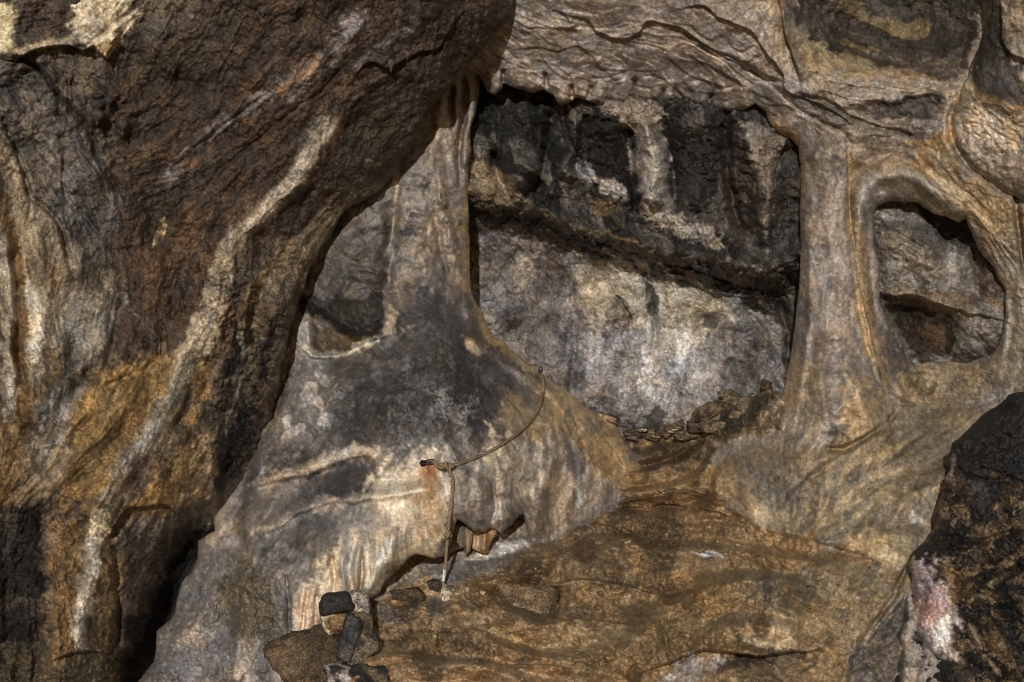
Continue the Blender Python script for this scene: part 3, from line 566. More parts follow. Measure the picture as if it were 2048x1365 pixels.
B.P([(470,1110),(540,1150),(570,1200),(550,1300),(470,1290),(430,1240),(440,1150)], (92,82,63), 0.88, 22, 10, 0.55); B.L([(455,1120),(425,1170),(432,1250)], 14, (146,136,122), 0.7, 10, 5)
B.P([(395,1130),(440,1090),(450,1120),(420,1200),(380,1250),(330,1320),(330,1260)], (116,108,100), 0.8, 20, 10); B.L([(465,1000),(440,1040),(420,1080)], 26, (170,152,126), 0.7, 12, 6)
B.P([(570,1160),(640,1170),(640,1250),(600,1320),(575,1365),(585,1260)], (182,158,128), 0.9, 16, 8); B.P([(555,1160),(590,1165),(585,1220),(575,1260),(555,1230)], (104,98,92), 0.8, 12, 6)
B.P([(280,1330),(400,1260),(560,1300),(590,1400),(250,1420)], (104,97,91), 0.75, 30, 12); B.speck([(280,1330),(400,1240),(560,1300),(590,1365),(280,1365)], (156,142,124), 0.9, 0.7, f='n20')
B.tone(0.12, 0.10, 1.0)
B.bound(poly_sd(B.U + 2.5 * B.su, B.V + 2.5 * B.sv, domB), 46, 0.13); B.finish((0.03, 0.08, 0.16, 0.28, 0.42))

# ================================================================== C: floor, right column, arch wall and ceiling
C = Layer((560, 2048), (0, 1365), (480, 2480, -330, 1700), 2.0,
    [(950,100,4.85),(1050,60,4.6),(1000,150,4.95),(1120,190,5.0),(1300,180,4.95),(1480,205,4.95),(1200,100,4.68),(1300,20,4.4),(1400,100,4.55),(1500,60,4.38),(1560,120,4.5),(1600,200,4.6),
     (1560,240,4.9),(1000,-100,4.3),(1400,-100,4.1),(1750,80,4.8),(1650,30,4.65),(1900,80,4.65),(1750,180,4.45),(1880,170,4.4),(1800,235,4.58),(1700,270,4.6),(1900,290,4.3),(1990,350,4.25),(1830,330,4.52),(1790,350,4.6),
     (1640,300,4.72),(1660,450,4.75),(1650,600,4.7),(1660,750,4.55),(1700,830,4.45),(1600,880,4.62),(1730,500,4.78),(1740,700,4.68),(2030,500,4.36),(2030,700,4.42),(1900,790,4.8),(1820,780,4.88),(1990,770,4.55),
     (1480,920,4.85),(1560,950,4.52),(1700,930,4.38),(1800,880,4.45),(1650,1020,4.28),(1800,1030,4.08),(1550,1050,4.5),(1880,900,4.35),(1800,1110,4.02),(1880,1100,3.9),(1950,1000,3.95),
     (1300,865,5.56),(1450,825,5.2),(1520,800,5.1),(1400,850,5.3),(1400,885,5.36),(1330,930,5.28),(1300,970,5.16),(1330,1010,5.02),(1200,1040,4.95),(1400,1060,4.78),(1280,1120,4.48),(1100,1100,4.6),(1000,1130,4.44),(950,1100,4.5),(900,1160,4.28),(1000,1200,4.2),
     (1150,1220,4.12),(1300,1200,4.18),(1450,1150,4.32),(1600,1120,4.12),(1500,1230,3.98),(1650,1200,3.9),(1750,1200,3.82),(1550,1290,3.78),(1400,1290,3.84),(1300,1330,3.75),(1100,1300,3.92),(900,1250,4.03),
     (800,1200,4.15),(800,1320,3.85),(950,1350,3.75),(1650,1340,3.78),(1780,1300,3.68),(1000,1850,2.9),(1600,1850,2.9),(2600,1365,3.2),(2600,700,3.6),(2600,0,3.4),(2000,-420,3.7),(1500,-420,3.6),(2600,1850,2.8),(2600,-420,3.1),(600,1850,2.9)],
    [(1050,60,20),(1200,100,15),(1100,150,25),(1300,150,25),(1450,170,25),(1400,60,35),(1540,80,65),(1600,170,30),(1750,60,10),(1750,130,12),(1850,170,0),(1750,210,-5),(1800,260,5),(1900,280,110),(1640,350,90),
     (1650,600,90),(1720,400,95),(1800,340,15),(1880,370,35),(1980,450,45),(2030,600,85),(1960,330,30),(1650,850,90),(1760,800,70),(1500,930,100),(1600,950,95),(1750,920,130),(1850,850,140),(1700,1020,120),(1820,980,125),
     (1850,1050,105),(1560,1030,70),(1800,1100,95),(1300,900,5),(1300,1000,175),(1150,1080,160),(1300,1060,10),(1450,1060,20),(1150,1180,5),(1300,1180,170),(1450,1170,150),(1600,1130,15),(1600,1200,95),(1550,1260,100),
     (1700,1180,100),(1750,1280,120),(1400,1270,100),(1000,1300,5),(1200,1320,10),(900,1200,170),(1600,1340,140),(1880,780,10)],
    (134,120,103), 31)
openC = [(880,120),(930,140),(957,150),(965,165),(975,185),(990,192),(1005,180),(1008,165),(1020,172),(1045,180),(1060,188),(1085,180),(1105,190),(1118,212),(1140,205),(1152,196),(1180,203),(1205,212),(1215,200),(1260,203),
    (1268,186),(1290,197),(1330,207),(1345,200),(1385,209),(1420,215),(1455,222),(1485,222),(1510,207),(1532,225),(1538,245),(1560,268),(1580,278),(1597,295),(1601,330),(1600,420),(1602,500),(1598,560),(1590,640),(1580,720),
    (1570,770),(1562,800),(1540,778),(1505,792),(1470,790),(1435,798),(1400,818),(1384,842),(1360,858),(1330,860),(1260,856),(1200,850),(1000,800),(860,700)]
holeC = [(1748,430),(1760,412),(1785,402),(1815,403),(1840,408),(1860,425),(1890,432),(1920,448),(1935,440),(1950,475),(1970,510),(1995,540),(2010,580),(2012,640),(2000,690),(1985,712),(1940,724),(1900,718),(1860,724),(1830,738),
    (1812,715),(1790,680),(1775,640),(1765,600),(1757,540),(1748,490)]
cutC = [(300,-700),(850,-700),(860,60),(880,200),(880,650),(1000,800),(1120,900),(1150,960),(1100,990),(1000,1000),(880,1020),(780,1080),(670,1140),(540,1300),(470,2100),(300,2100)]
# ceiling hems and folds
C.sheets([(930,40),(1500,60),(1600,230),(1540,240),(1300,215),(980,195)], 18, 44, 0.013); C.sheets([(980,-60),(1540,-60),(1560,120),(1300,110),(1000,110)], 12, 66, 0.009)
C.sheets([(1600,150),(1920,160),(1900,280),(1700,300),(1600,230)], 8, 46, 0.014); C.sheets([(1840,320),(2048,380),(2048,620),(1990,520),(1900,420)], 42, 36, 0.015)
C.S([(1095,22),(1170,40),(1200,70),(1240,80),(1285,68),(1300,48),(1340,50),(1380,70),(1430,105),(1500,140),(1560,165)][::-1], 50, 0.028)
C.S([(1340,20),(1400,15),(1440,40),(1500,60),(1530,110),(1565,150),(1572,185),(1610,200),(1680,230),(1720,258)][::-1], 60, 0.035)
for q in [[(962,95),(1076,99),(1120,103),(1156,92),(1189,117),(1200,135),(1230,141),(1303,141),(1328,135)],[(984,106),(1021,125),(1061,143),(1105,176)],[(1076,106),(1105,139),(1134,161)],[(1321,106),(1350,132),(1387,154),(1435,168),(1442,179)],
    [(1372,110),(1427,135),(1471,165),(1500,190)],[(1296,143),(1336,168),(1372,194)],[(1211,139),(1230,159),(1252,154)],[(1100,20),(1130,30),(1150,60)],[(1020,40),(1090,60),(1170,50)],[(1440,140),(1500,180),(1550,200)],[(1620,180),(1720,200),(1850,205)],[(1730,265),(1800,272),(1870,262)],[(1640,160),(1760,175),(1890,172)]]: C.S(q[::-1], 34, 0.012, 2.5, 3)
C.R([(1400,88),(1480,128),(1520,152),(1562,168)], 9, -0.03); C.R([(1490,140),(1540,168),(1590,212),(1640,242),(1680,262),(1702,292)], 9, -0.02)
C.S([(1600,165),(1588,120),(1570,70),(1560,0),(1555,-60)], 40, 0.07); C.H([(1575,-60),(1580,40),(1620,72),(1700,106),(1800,136),(1905,152),(1935,130),(1960,0),(1960,-60)], -0.12, 26)
C.H([(1700,216),(1800,196),(1872,190),(1890,210),(1860,238),(1760,242)], -0.06, 18); C.R([(1590,190),(1660,210),(1720,240),(1800,265),(1830,280)], 9, -0.04)
[C.R([(u - 8 + 4 * (i % 3), v - 46), (u - 2, v - 20), (u, v + 2)], w2, 0.035) for i, (u, v, w2) in enumerate([(986,190,22),(1030,176,20),(1060,186,20),(1118,210,24),(1150,198,18),(1205,210,24),(1250,202,20),(1300,198,20),(1345,204,18),(1395,208,20),(1455,221,24),(1490,221,22)])]
[C.R([(u + 3, v - 30), (u, v)], 9, -0.05) for u, v in [(1007,166),(1090,176),(1138,200),(1178,200),(1268,184),(1325,204),(1420,212)]]
C.B(1030,170,22,30,0,0.03); C.B(1000,180,12,22,0,0.04); C.B(1120,195,18,24,0,0.05); C.B(1075,172,26,16,0,0.04); C.B(1190,200,26,14,0,0.04); C.B(1490,210,30,18,0,0.04)
# column, rib, arch
def shaft(v): return np.interp(v, [260, 420, 560, 700, 800, 880, 940], [1645, 1648, 1655, 1668, 1672, 1665, 1650]), np.interp(v, [260, 420, 560, 700, 800, 880, 940], [48, 50, 62, 82, 100, 120, 150])
cc, hw = shaft(C.V); x = (C.U - cc) / hw; env = sstep((C.V - 250) / 70) * sstep((960 - C.V) / 150)
C.D -= env * 0.13 * np.sqrt(np.clip(1 - x * x, 0, 1))
C.R([(1695,330),(1705,420),(1716,550),(1735,650),(1757,720),(1780,800)], 32, 0.045); C.R([(1690,360),(1700,480),(1712,580),(1735,690),(1760,780)], 13, -0.03); C.R([(1730,420),(1740,560),(1762,660)], 14, -0.025)
for u, v, a_, b_, h in [(1668,672,26,10,.03),(1670,700,28,12,.03),(1672,735,30,14,.03),(1680,772,34,16,.03),(1720,775,24,20,.04),(1740,810,26,22,.045),(1690,815,40,22,.04),(1750,840,30,26,.045),(1690,850,40,18,-.03),(1675,880,22,14,-.04),(1735,870,26,18,.03),(1612,700,10,60,.02)]: C.B(u, v, a_, b_, (u * 7) % 50 - 25, h * 0.8)
for q in [[(1790,860),(1760,800),(1720,790),(1690,800),(1670,840)],[(1770,800),(1745,760),(1715,758),(1690,772)],[(1690,905),(1660,870),(1620,868),(1590,900)],[(1640,800),(1610,780),(1580,800)],[(1790,900),(1740,880),(1700,890)]]: C.S(q, 34, 0.016, 12)
C.R([(1620,440),(1618,600),(1605,750),(1580,860)], 16, 0.02); C.R([(1640,860),(1620,900),(1560,930)], 20, 0.02)
rk = random.Random(3)
for k in range(26): C.B(rk.uniform(1605, 1690), rk.uniform(320, 860), rk.uniform(7, 22), rk.uniform(10, 34), rk.uniform(-15, 15), rk.choice([.012, .02, -.012, -.016]))
C.R([(1722,470),(1722,400),(1745,362),(1790,345),(1840,362),(1900,410),(1950,440)], 34, 0.06); C.R([(1702,450),(1702,370),(1735,325),(1800,315),(1870,350),(1960,420)], 26, -0.03)
C.S([(1700,300),(1715,320),(1760,330),(1810,300),(1835,320),(1860,365),(1930,410),(1990,470),(2040,520)], 40, 0.03); C.R([(1920,180),(1900,260),(1930,320),(1990,370),(2060,420)], 16, -0.06)
C.R([(2030,380),(2040,480),(2050,560)], 14, -0.06); C.R([(2000,560),(2014,640),(2004,720)], 16, 0.03)
# flowstone bank
for u, v, a_, b_, g_, h in [(1450,945,34,44,0,.06),(1500,935,44,34,10,.04),(1590,965,40,50,-30,.05),(1520,1000,44,24,20,.05),(1660,960,60,34,-45,.05),(1740,930,70,34,-40,.06),(1830,900,60,30,-35,.05),(1700,1030,60,30,-40,.04),(1780,1010,50,34,-50,.05),(1850,990,40,50,0,.05),(1880,940,40,40,0,.04),(1810,1075,50,22,5,.05),(1600,1160,50,30,0,.07),(1530,1200,46,40,0,.06),(1620,1230,50,44,0,.06),(1700,1210,40,50,20,.05),(1560,1265,60,26,5,.07),(1480,1275,60,26,0,.06),(1680,1150,40,20,10,.05)]: C.B(u, v, a_, b_, g_, h)
C.B(1490,960,60,50,0,0.04); C.B(1560,940,60,50,0,0.05); C.B(1620,920,40,26,20,0.03); C.R([(1640,905),(1700,895),(1760,860),(1800,820)], 12, -0.05)
C.S([(1425,940),(1430,980),(1450,1012),(1500,1042),(1580,1072),(1680,1092),(1790,1135)][::-1], 60, 0.05, 14); C.S([(1560,1015),(1600,970),(1680,912),(1760,872),(1840,850)], 70, 0.045, 14); C.B(1500,1020,40,22,20,0.05); C.B(1580,1055,40,20,20,0.04); C.B(1850,1100,60,30,10,0.05); C.B(1740,1070,60,26,10,0.03)
for k in range(12): C.R([(1900 - 22 * k, 850 + 7 * k), (1850 - 22 * k, 930 + 5 * k), (1790 - 20 * k, 1060 + 2 * k)], 12, 0.005 * (1 if k % 2 else -1) * (0.4 + (k * 3 % 5) / 4), 8)
# floor: mud ledges, slabs, lower lip
ftop = [(640,1400),(760,1230),(900,1175),(1060,1100),(1150,1055),(1215,1005),(1230,900),(1410,890),(1425,960),(1460,1030),(1600,1090),(1700,1110),(1640,1230),(1420,1300),(1250,1360),(1000,1420)]
W_, mk = C.mask(ftop, 50, 6, 0); g_ = (C.D[W_] + 0.16 * gblur(C.n60, 26)[W_] / gblur(C.n60, 26).std() + 0.012 * C.n20[W_]) / 0.3; fr_ = g_ - np.floor(g_)
C.D[W_] += 0.8 * mk * 0.3 * (sstep((fr_ - 0.5) / 0.45) - fr_)

for u, v, a_, b_, g_, h in [(1130,1110,110,34,-15,.09),(1250,1140,90,30,10,.07),(1330,1190,70,26,-10,-.06),(1380,1070,90,24,8,.06),(1200,1215,120,26,4,-.05),(980,1230,90,24,0,.05),(1180,1290,110,30,5,.07),(880,1290,100,26,5,-.05),(1450,1230,90,34,-20,.06),(1280,1265,60,40,40,.06),(1330,960,90,14,0,.05),(1250,925,60,12,-8,.03),(1560,1130,70,20,10,.05),(1350,1140,60,16,-25,.05),(1040,1150,80,18,-10,.05),(930,1340,120,24,4,.06)]: C.B(u, v, a_, b_, g_, h)

C.S([(1210,1010),(1260,992),(1330,986),(1400,990),(1445,1002)], 40, 0.09); C.S([(1050,1092),(1120,1052),(1200,1024),(1300,1012),(1420,1022),(1480,1042)], 60, -0.05)
C.S([(1120,960),(1200,945),(1300,935),(1400,930)], 30, 0.04)
C.S([(950,1165),(1040,1150),(1110,1166),(1180,1160),(1280,1180),(1340,1188)], 50, 0.09); C.R([(1112,1168),(1114,1210),(1110,1250)], 8, -0.05); C.S([(930,1248),(1020,1262),(1150,1240),(1290,1246)], 50, 0.05)
C.S([(1250,1050),(1300,1080),(1360,1095),(1400,1108),(1450,1112)], 40, -0.05); C.S([(1120,1080),(1180,1050),(1240,1060),(1290,1090)], 30, 0.04)
C.S([(760,1310),(900,1318),(1050,1330),(1170,1345)], 50, 0.06); C.B(1430,1190,60,30,-20,0.06); C.B(1330,1230,80,40,0,0.06); C.B(1560,1180,60,50,0,0.06); C.B(1660,1190,50,60,0,0.05); C.B(1400,1250,120,40,0,0.05)
C.S([(1650,1304),(1580,1300),(1530,1312),(1490,1306),(1430,1298),(1370,1314),(1320,1334),(1260,1352)][::-1], 70, -0.12, 4); C.R([(1460,1220),(1480,1270),(1540,1300)], 14, 0.03)
C.R([(1820,1110),(1790,1190),(1740,1260),(1710,1310)], 12, -0.05); C.H([(1815,1190),(1740,1270),(1700,1320),(1690,1400),(1800,1400)], -0.10, 14); C.B(1690,1140,20,14,0,0.03)
W_, mk = C.mask([(1370,850),(1440,800),(1560,785),(1560,850),(1440,880)], 20, 6); C.D[W_] -= mk * (0.06 * C.cells(34, 46)[W_] + 0.03 * C.cells(18, 47)[W_])
cc1 = C.cells(16, 41); cc2 = C.cells(30, 42); cc3 = C.cells(70, 43)
W_, mk = C.mask([(760,1200),(960,1130),(1100,1060),(1300,1000),(1450,1030),(1600,1110),(1500,1300),(1000,1400),(600,1400)], 50, 8); C.D[W_] -= mk * (0.010 * cc1[W_] + 0.018 * cc2[W_] * sstep(C.n20[W_]) + 0.03 * cc3[W_])
W_, mk = C.mask([(1800,730),(1990,720),(1990,800),(1880,860),(1790,860)], 30, 8); C.D[W_] -= mk * 0.012 * cc1[W_]
W_, mk = C.mask([(1550,-60),(1960,-60),(1940,150),(1600,100)], 40, 8); C.D[W_] -= mk * 0.008 * cc2[W_]
W_, mk = C.mask([(1830,300),(2048,360),(2048,640),(2020,700),(1990,520),(1900,420)], 30, 8); C.D[W_] -= mk * 0.012 * cc2[W_]
C.rg *= 0.75; C.RG([(1590,260),(1720,300),(1800,760),(1760,880),(1560,900),(1590,600)], 0.5); C.RG([(1690,300),(1900,290),(2048,420),(2048,800),(1800,760),(1740,640)], 0.45); C.RG([(1420,930),(1780,850),(2048,820),(2048,1140),(1790,1130),(1450,1010)], 0.42); C.RG([(1480,1140),(1800,1130),(1700,1300),(1480,1290)], 0.5); C.RG([(900,-200),(1560,-200),(1620,230),(980,200)], 0.42); C.D -= 0.006 * C.cells(22, 44) * C.rg; C.texture(0.0025, 0.004, 0.012, 0.001, 0.003)
for k in range(70): C.B(ro.uniform(2060, 2480), ro.uniform(-330, 1100), ro.uniform(25, 80), ro.uniform(25, 90), ro.uniform(-60, 60), ro.choice([.03, .05, .07, -.04, -.05]))
for k in range(60): C.B(ro.uniform(950, 2300), ro.choice([ro.uniform(-330, -25), ro.uniform(1385, 1700)]), ro.uniform(30, 90), ro.uniform(20, 60), ro.uniform(-30, 30), ro.choice([.03, .05, -.04]))
# stains: ceiling
C.P([(2055,-500),(2700,-500),(2700,900),(2055,830)], (122,104,76), .85, 50, 20); C.speck([(2055,-500),(2700,-500),(2700,900),(2055,830)], (84,74,60), .2, .75, f='n60'); C.speck([(2055,-500),(2700,-500),(2700,900),(2055,830)], (146,132,110), .5, .7, f=2)
C.P([(1000,-420),(1560,-420),(1560,30),(1440,30),(1300,45),(1200,60),(1080,10)], (128,112,86), 0.4, 40, 14); C.P([(1290,-30),(1480,-30),(1500,40),(1440,30),(1340,20)], (84,72,46), 0.7, 25, 12); C.P([(1500,-20),(1560,-20),(1590,120),(1570,130),(1530,60)], (146,124,80), 0.7, 20, 9)
C.P([(1440,100),(1540,130),(1570,165),(1500,150)], (88,84,80), 0.75, 16, 9); C.P([(1300,130),(1420,110),(1500,170),(1440,190),(1350,160)], (112,104,96), 0.6, 25, 14); C.P([(1040,95),(1180,90),(1250,130),(1150,140)], (108,101,94), 0.6, 25, 14)
C.P([(900,-200),(1540,-200),(1600,240),(960,210)], (146,132,117), 0.5, 40, 8); C.speck([(950,60),(1500,60),(1580,220),(1000,190)], (108,101,94), 0.8, 0.45, f=2); C.speck([(950,0),(1500,20),(1580,220),(1000,190)], (164,146,122), 0.9, 0.55, f=1)
C.P([(1572,-420),(1990,-420),(1960,0),(1948,60),(1938,130),(1905,150),(1800,136),(1700,106),(1620,72),(1582,40)], (62,52,38), 0.92, 22, 12, 0.3); C.speck([(1580,0),(1950,0),(1930,130),(1700,100)], (40,33,25), 0.5, 0.7, f=1); C.speck([(1580,0),(1950,0),(1930,130),(1700,100)], (104,88,56), 1.1, 0.7, f=2)
C.P([(1590,70),(1640,88),(1740,112),(1860,146),(1900,158),(1780,165),(1650,150),(1598,140)], (134,110,64), 0.8, 18, 12); C.L([(1620,72),(1720,112),(1800,132),(1900,154)], 10, (40,36,30), 0.7, 8, 8)
C.P([(1700,216),(1800,196),(1872,188),(1892,206),(1860,238),(1760,244)], (66,59,52), 0.9, 12, 7); C.P([(1560,180),(1650,200),(1720,240),(1720,280),(1640,240)], (92,86,80), 0.7, 16, 9); C.P([(1600,150),(1900,165),(1880,190),(1760,190),(1650,190)], (132,117,97), 0.7, 20, 9)
C.P([(1720,245),(1880,240),(1860,300),(1730,300)], (104,94,80), 0.7, 20, 9)
# stains: column and arch
C.P([(1600,290),(1695,300),(1700,560),(1740,700),(1760,820),(1640,900),(1540,880),(1570,760),(1600,560)], (132,119,104), 0.85, 16, 7)
C.P([(1640,260),(1670,270),(1680,340),(1660,350)], (84,76,68), 0.7, 14, 9); C.P([(1535,235),(1600,265),(1602,330),(1590,300),(1560,275)], (140,106,58), 0.85, 10, 5); C.L([(1603,300),(1603,420)], 12, (140,108,62), 0.7, 8, 4)
C.P([(1580,700),(1640,720),(1640,860),(1560,900),(1560,820)], (150,128,94), 0.8, 25, 10); C.P([(1700,740),(1760,760),(1785,860),(1700,880),(1690,800)], (152,128,88), 0.8, 20, 10)
C.speck([(1610,560),(1700,560),(1760,850),(1560,900)], (104,93,84), 0.7, 0.7, f='n20'); C.P([(1660,850),(1700,850),(1690,875),(1655,870)], (78,72,66), 0.8, 8, 5); C.P([(1650,880),(1690,875),(1680,905),(1655,900)], (72,66,60), 0.75, 8, 5)
for u, v in [(1668,682),(1670,712),(1672,745)]: C.P([(u-22,v),(u,v-7),(u+24,v),(u,v+6)], (84,77,72), 0.7, 8, 5)
C.L([(1700,320),(1709,420),(1719,550),(1738,650),(1758,720),(1780,800)], 28, (138,112,70), 0.75, 14, 5, 0.4); C.L([(1705,560),(1735,680),(1745,720)], 16, (156,130,86), 0.7, 8, 4)
C.P([(1725,420),(1748,430),(1757,560),(1775,640),(1812,720),(1800,790),(1770,740),(1740,620)], (108,99,91), 0.85, 14, 8); C.P([(1760,650),(1800,690),(1830,740),(1820,790),(1785,780)], (84,78,73), 0.85, 14, 8)
C.P([(1695,310),(1760,325),(1840,318),(1880,350),(1830,352),(1780,335),(1735,350),(1712,420),(1700,430)], (138,110,64), 0.8, 18, 8); C.L([(1722,440),(1726,390),(1748,358),(1790,346),(1838,362),(1880,402)], 30, (142,130,112), 0.85, 10, 6)
C.P([(1830,310),(1880,260),(1930,330),(2048,430),(2048,560),(2000,520),(1930,430),(1870,390)], (134,110,68), 0.85, 20, 10); C.P([(1820,290),(1880,255),(1890,300),(1850,340)], (134,102,54), .8, 14, 7); C.P([(1900,190),(1925,200),(1905,260),(1920,310),(1890,300)], (150,126,84), 0.7, 12, 6)
C.speck([(1830,310),(1930,330),(2048,430),(2048,560),(1930,430)], (152,132,98), 0.5, 0.7, f=1); C.P([(1960,480),(2048,520),(2048,780),(1995,740),(2012,640)], (128,114,90), 0.85, 18, 9); C.P([(1880,400),(1940,440),(1920,450),(1880,432)], (146,134,114), 0.7, 10, 5)
C.P([(1800,740),(1990,715),(2048,760),(1960,800),(1880,870),(1780,860)], (128,109,76), 0.88, 20, 10); C.speck([(1800,730),(1990,720),(1960,800),(1790,850)], (92,76,50), 0.5, 0.7, f='n8')
# stains: bank
C.P([(1420,940),(1500,890),(1640,900),(1780,850),(1900,830),(2100,800),(2100,1140),(1800,1130),(1600,1080),(1450,1015)], (118,103,76), 0.88, 20, 10)
C.P([(1420,940),(1470,905),(1480,990),(1450,1010)], (148,120,74), 0.8, 18, 9); C.P([(1480,920),(1600,930),(1640,990),(1560,1010),(1500,990)], (104,95,80), 0.75, 25, 12); C.P([(1450,990),(1520,1000),(1600,1060),(1520,1050)], (154,132,96), 0.8, 16, 9)
C.speck([(1650,900),(1900,840),(1880,1080),(1600,1060)], (148,124,82), 0.5, 0.75, f=1); C.speck([(1650,900),(1900,840),(1880,1080),(1600,1060)], (92,82,66), 0.6, 0.7, f=2); C.P([(1700,1070),(1820,1060),(1830,1120),(1780,1130),(1680,1095)], (152,130,88), 0.8, 14, 8)
C.P([(1820,1020),(1845,1035),(1850,1050),(1820,1050)], (170,160,146), 0.7, 8, 4)
# stains: floor, plus shade painted under its lower lip
fl = [(560,1400),(760,1200),(890,1150),(960,1110),(1060,1090),(1150,1040),(1220,1000),(1215,920),(1260,850),(1420,850),(1430,940),(1450,1020),(1580,1075),(1690,1098),(1800,1140),(1830,1160),(1700,1310),(1690,1500),(1690,1900),(300,1900)]
C.P(fl, (132,105,64), 0.94, 16, 9, 0.6)
C.P([(1200,880),(1420,880),(1420,930),(1230,940)], (70,54,32), 0.85, 20, 9, .5); C.P([(1220,940),(1430,940),(1450,1000),(1330,990),(1215,1010)], (126,94,48), 0.8, 20, 10, .5); C.P([(1215,1000),(1330,985),(1440,1000),(1470,1030),(1300,1015),(1180,1035)], (104,72,32), 0.8, 12, 8, .5)
C.P([(1060,1095),(1180,1045),(1300,1025),(1460,1050),(1450,1110),(1300,1080),(1150,1070)], (110,86,50), 0.75, 25, 12, .5); C.P([(960,1150),(1060,1100),(1250,1080),(1340,1110),(1300,1180),(1120,1160)], (110,88,56), 0.8, 25, 12)
C.P([(960,1165),(1100,1160),(1115,1240),(1000,1250)], (100,80,52), 0.8, 12, 7); C.P([(1120,1190),(1300,1180),(1300,1240),(1130,1240)], (104,82,50), 0.75, 20, 10)
C.P([(1300,1200),(1450,1120),(1620,1120),(1700,1150),(1700,1250),(1560,1300),(1400,1300),(1290,1330),(1240,1280)], (122,98,56), 0.8, 30, 14, .4); C.P([(1480,1150),(1800,1130),(1790,1190),(1700,1290),(1560,1300),(1460,1240)], (124,107,74), 0.85, 25, 12, .35)
C.speck([(1480,1150),(1800,1130),(1700,1290),(1460,1260)], (92,82,66), 0.5, 0.7, f=1); C.speck([(1300,1200),(1600,1120),(1560,1300),(1240,1320)], (150,112,54), 0.8, 0.6, f='n20'); C.P([(1500,1260),(1560,1240),(1620,1300),(1520,1308),(1490,1296)], (164,144,112), 0.75, 14, 9)
C.P([(1360,1310),(1470,1308),(1420,1340),(1350,1400),(1290,1400)], (150,142,132), 0.85, 10, 8); C.P([(1470,1306),(1640,1304),(1560,1330),(1430,1345)], (60,54,50), 0.85, 12, 8); C.P([(1440,1345),(1660,1310),(1700,1330),(1660,1400),(1400,1400)], (112,94,62), .7, 20, 10)  # the dark patch is the recess below the lip, its shade painted in
C.P([(1385,1104),(1420,1100),(1450,1108),(1445,1116),(1405,1114)], (168,166,162), 0.85, 5, 3); C.P([(1590,1070),(1640,1085),(1560,1115),(1545,1100)], (148,114,62), 0.6, 12, 6)
C.P([(1815,1195),(1745,1270),(1708,1310),(1690,1400),(1800,1400)], (84,76,66), 0.88, 10, 7); C.P([(1690,1120),(1710,1130),(1700,1155),(1685,1150)], (150,136,106), 0.7, 8, 4)
C.P([(880,1150),(960,1110),(1050,1085),(1060,1100),(960,1150),(900,1175)], (112,110,108), 0.8, 12, 7); C.P([(900,1130),(1040,1075),(1056,1090),(960,1125)], (182,176,166), 0.85, 8, 5)
C.P([(740,1215),(880,1200),(900,1240),(760,1250)], (98,92,82), 0.8, 14, 8); C.P([(760,1290),(940,1320),(1100,1345),(1100,1400),(780,1400)], (152,122,82), 0.6, 20, 12); C.P([(760,1250),(930,1260),(1000,1310),(770,1290)], (82,64,38), .7, 14, 8)
C.P([(1365,860),(1400,812),(1470,785),(1545,772),(1565,820),(1540,862),(1440,880)], (110,90,60), 0.92, 12, 7, .4); C.speck([(1365,860),(1400,812),(1545,772),(1565,830),(1440,880)], (148,126,90), .4, .8, f='n8'); C.speck([(1365,860),(1400,812),(1545,772),(1565,830),(1440,880)], (54,44,30), .8, .8, f='n20')
C.speck(fl, (146,116,72), 1.5, 0.75, f='n8'); C.speck(fl, (78,60,36), 1.0, 0.6, f='n20'); C.speck(fl, (164,144,110), 2.7, 0.8, f='n3'); C.speck([(1650,1120),(1800,1130),(1780,1190),(1680,1170)], (30,26,20), 2.0, .9, f='n3')
C.tone(0.16, 0.12, 0.9)
mx = np.maximum(np.maximum(poly_sd(C.U + 1.5 * C.su, C.V + 1.5 * C.sv, openC), poly_sd(C.U + 3 * C.su, C.V + 3 * C.sv, holeC)), poly_sd(C.U, C.V, cutC))
C.bound(-mx, np.where((C.V < 270) & (C.U < 1560), 14.0, 34.0), np.where((C.V < 270) & (C.U < 1560), 0.05, 0.10)); C.finish((0.03, 0.08, 0.18, 0.34, 0.55))

# ================================================================== E: rear chamber wall with its leaning ledge
E = Layer((900, 2048), (120, 900), (640, 2300, 0, 1000), 2.0,
    [(950,200,5.28),(1100,210,5.2),(950,390,5.22),(1250,300,5.1),(1250,200,5.02),(1400,210,5.0),(1500,300,5.02),(1590,350,4.98),(1600,500,5.02),(1100,380,5.12),(1400,450,5.02),(960,500,5.42),(1100,600,5.45),(1300,650,5.4),(1500,700,5.26),(1300,840,5.5),(1000,800,5.5),
     (1560,800,5.2),(1800,430,4.86),(1900,450,4.74),(1900,520,4.76),(1850,570,4.8),(1850,660,4.92),(1950,660,4.68),(1900,720,4.86),(2000,500,4.6),(2200,500,4.6),(700,400,5.5),(700,900,5.7),(1300,1000,5.8),(2200,900,5.0),(1300,20,5.2),(2200,50,5.1)],
    [(1000,250,90),(1200,300,80),(1400,350,95),(1530,400,100),(1000,420,15),(1200,500,22),(1400,570,25),(1550,620,30),(1050,600,95),(1250,650,95),(1400,700,108),(1300,800,90),(1480,740,60),(1800,500,40),(1880,600,15),(1950,660,60)],
    (122,113,102), 51)
lipE = [(700,330),(900,392),(940,400),(1080,436),(1200,478),(1350,516),(1480,540),(1540,545),(1600,520)]
d, sg, t = seg_dist(E.U + 4 * E.wu, E.V + 4 * E.wv, crom(lipE)); xx = d * sg      # + below the lip
low = sstep((E.U - 880) / 40) * sstep((1640 - E.U) / 40)
E.D += low * (0.28 * sstep(xx / 58) * np.exp(-np.maximum(xx - 70, 0) / 260)); E.D -= low * 0.15 * np.exp(-((xx + 10) / 18) ** 2)
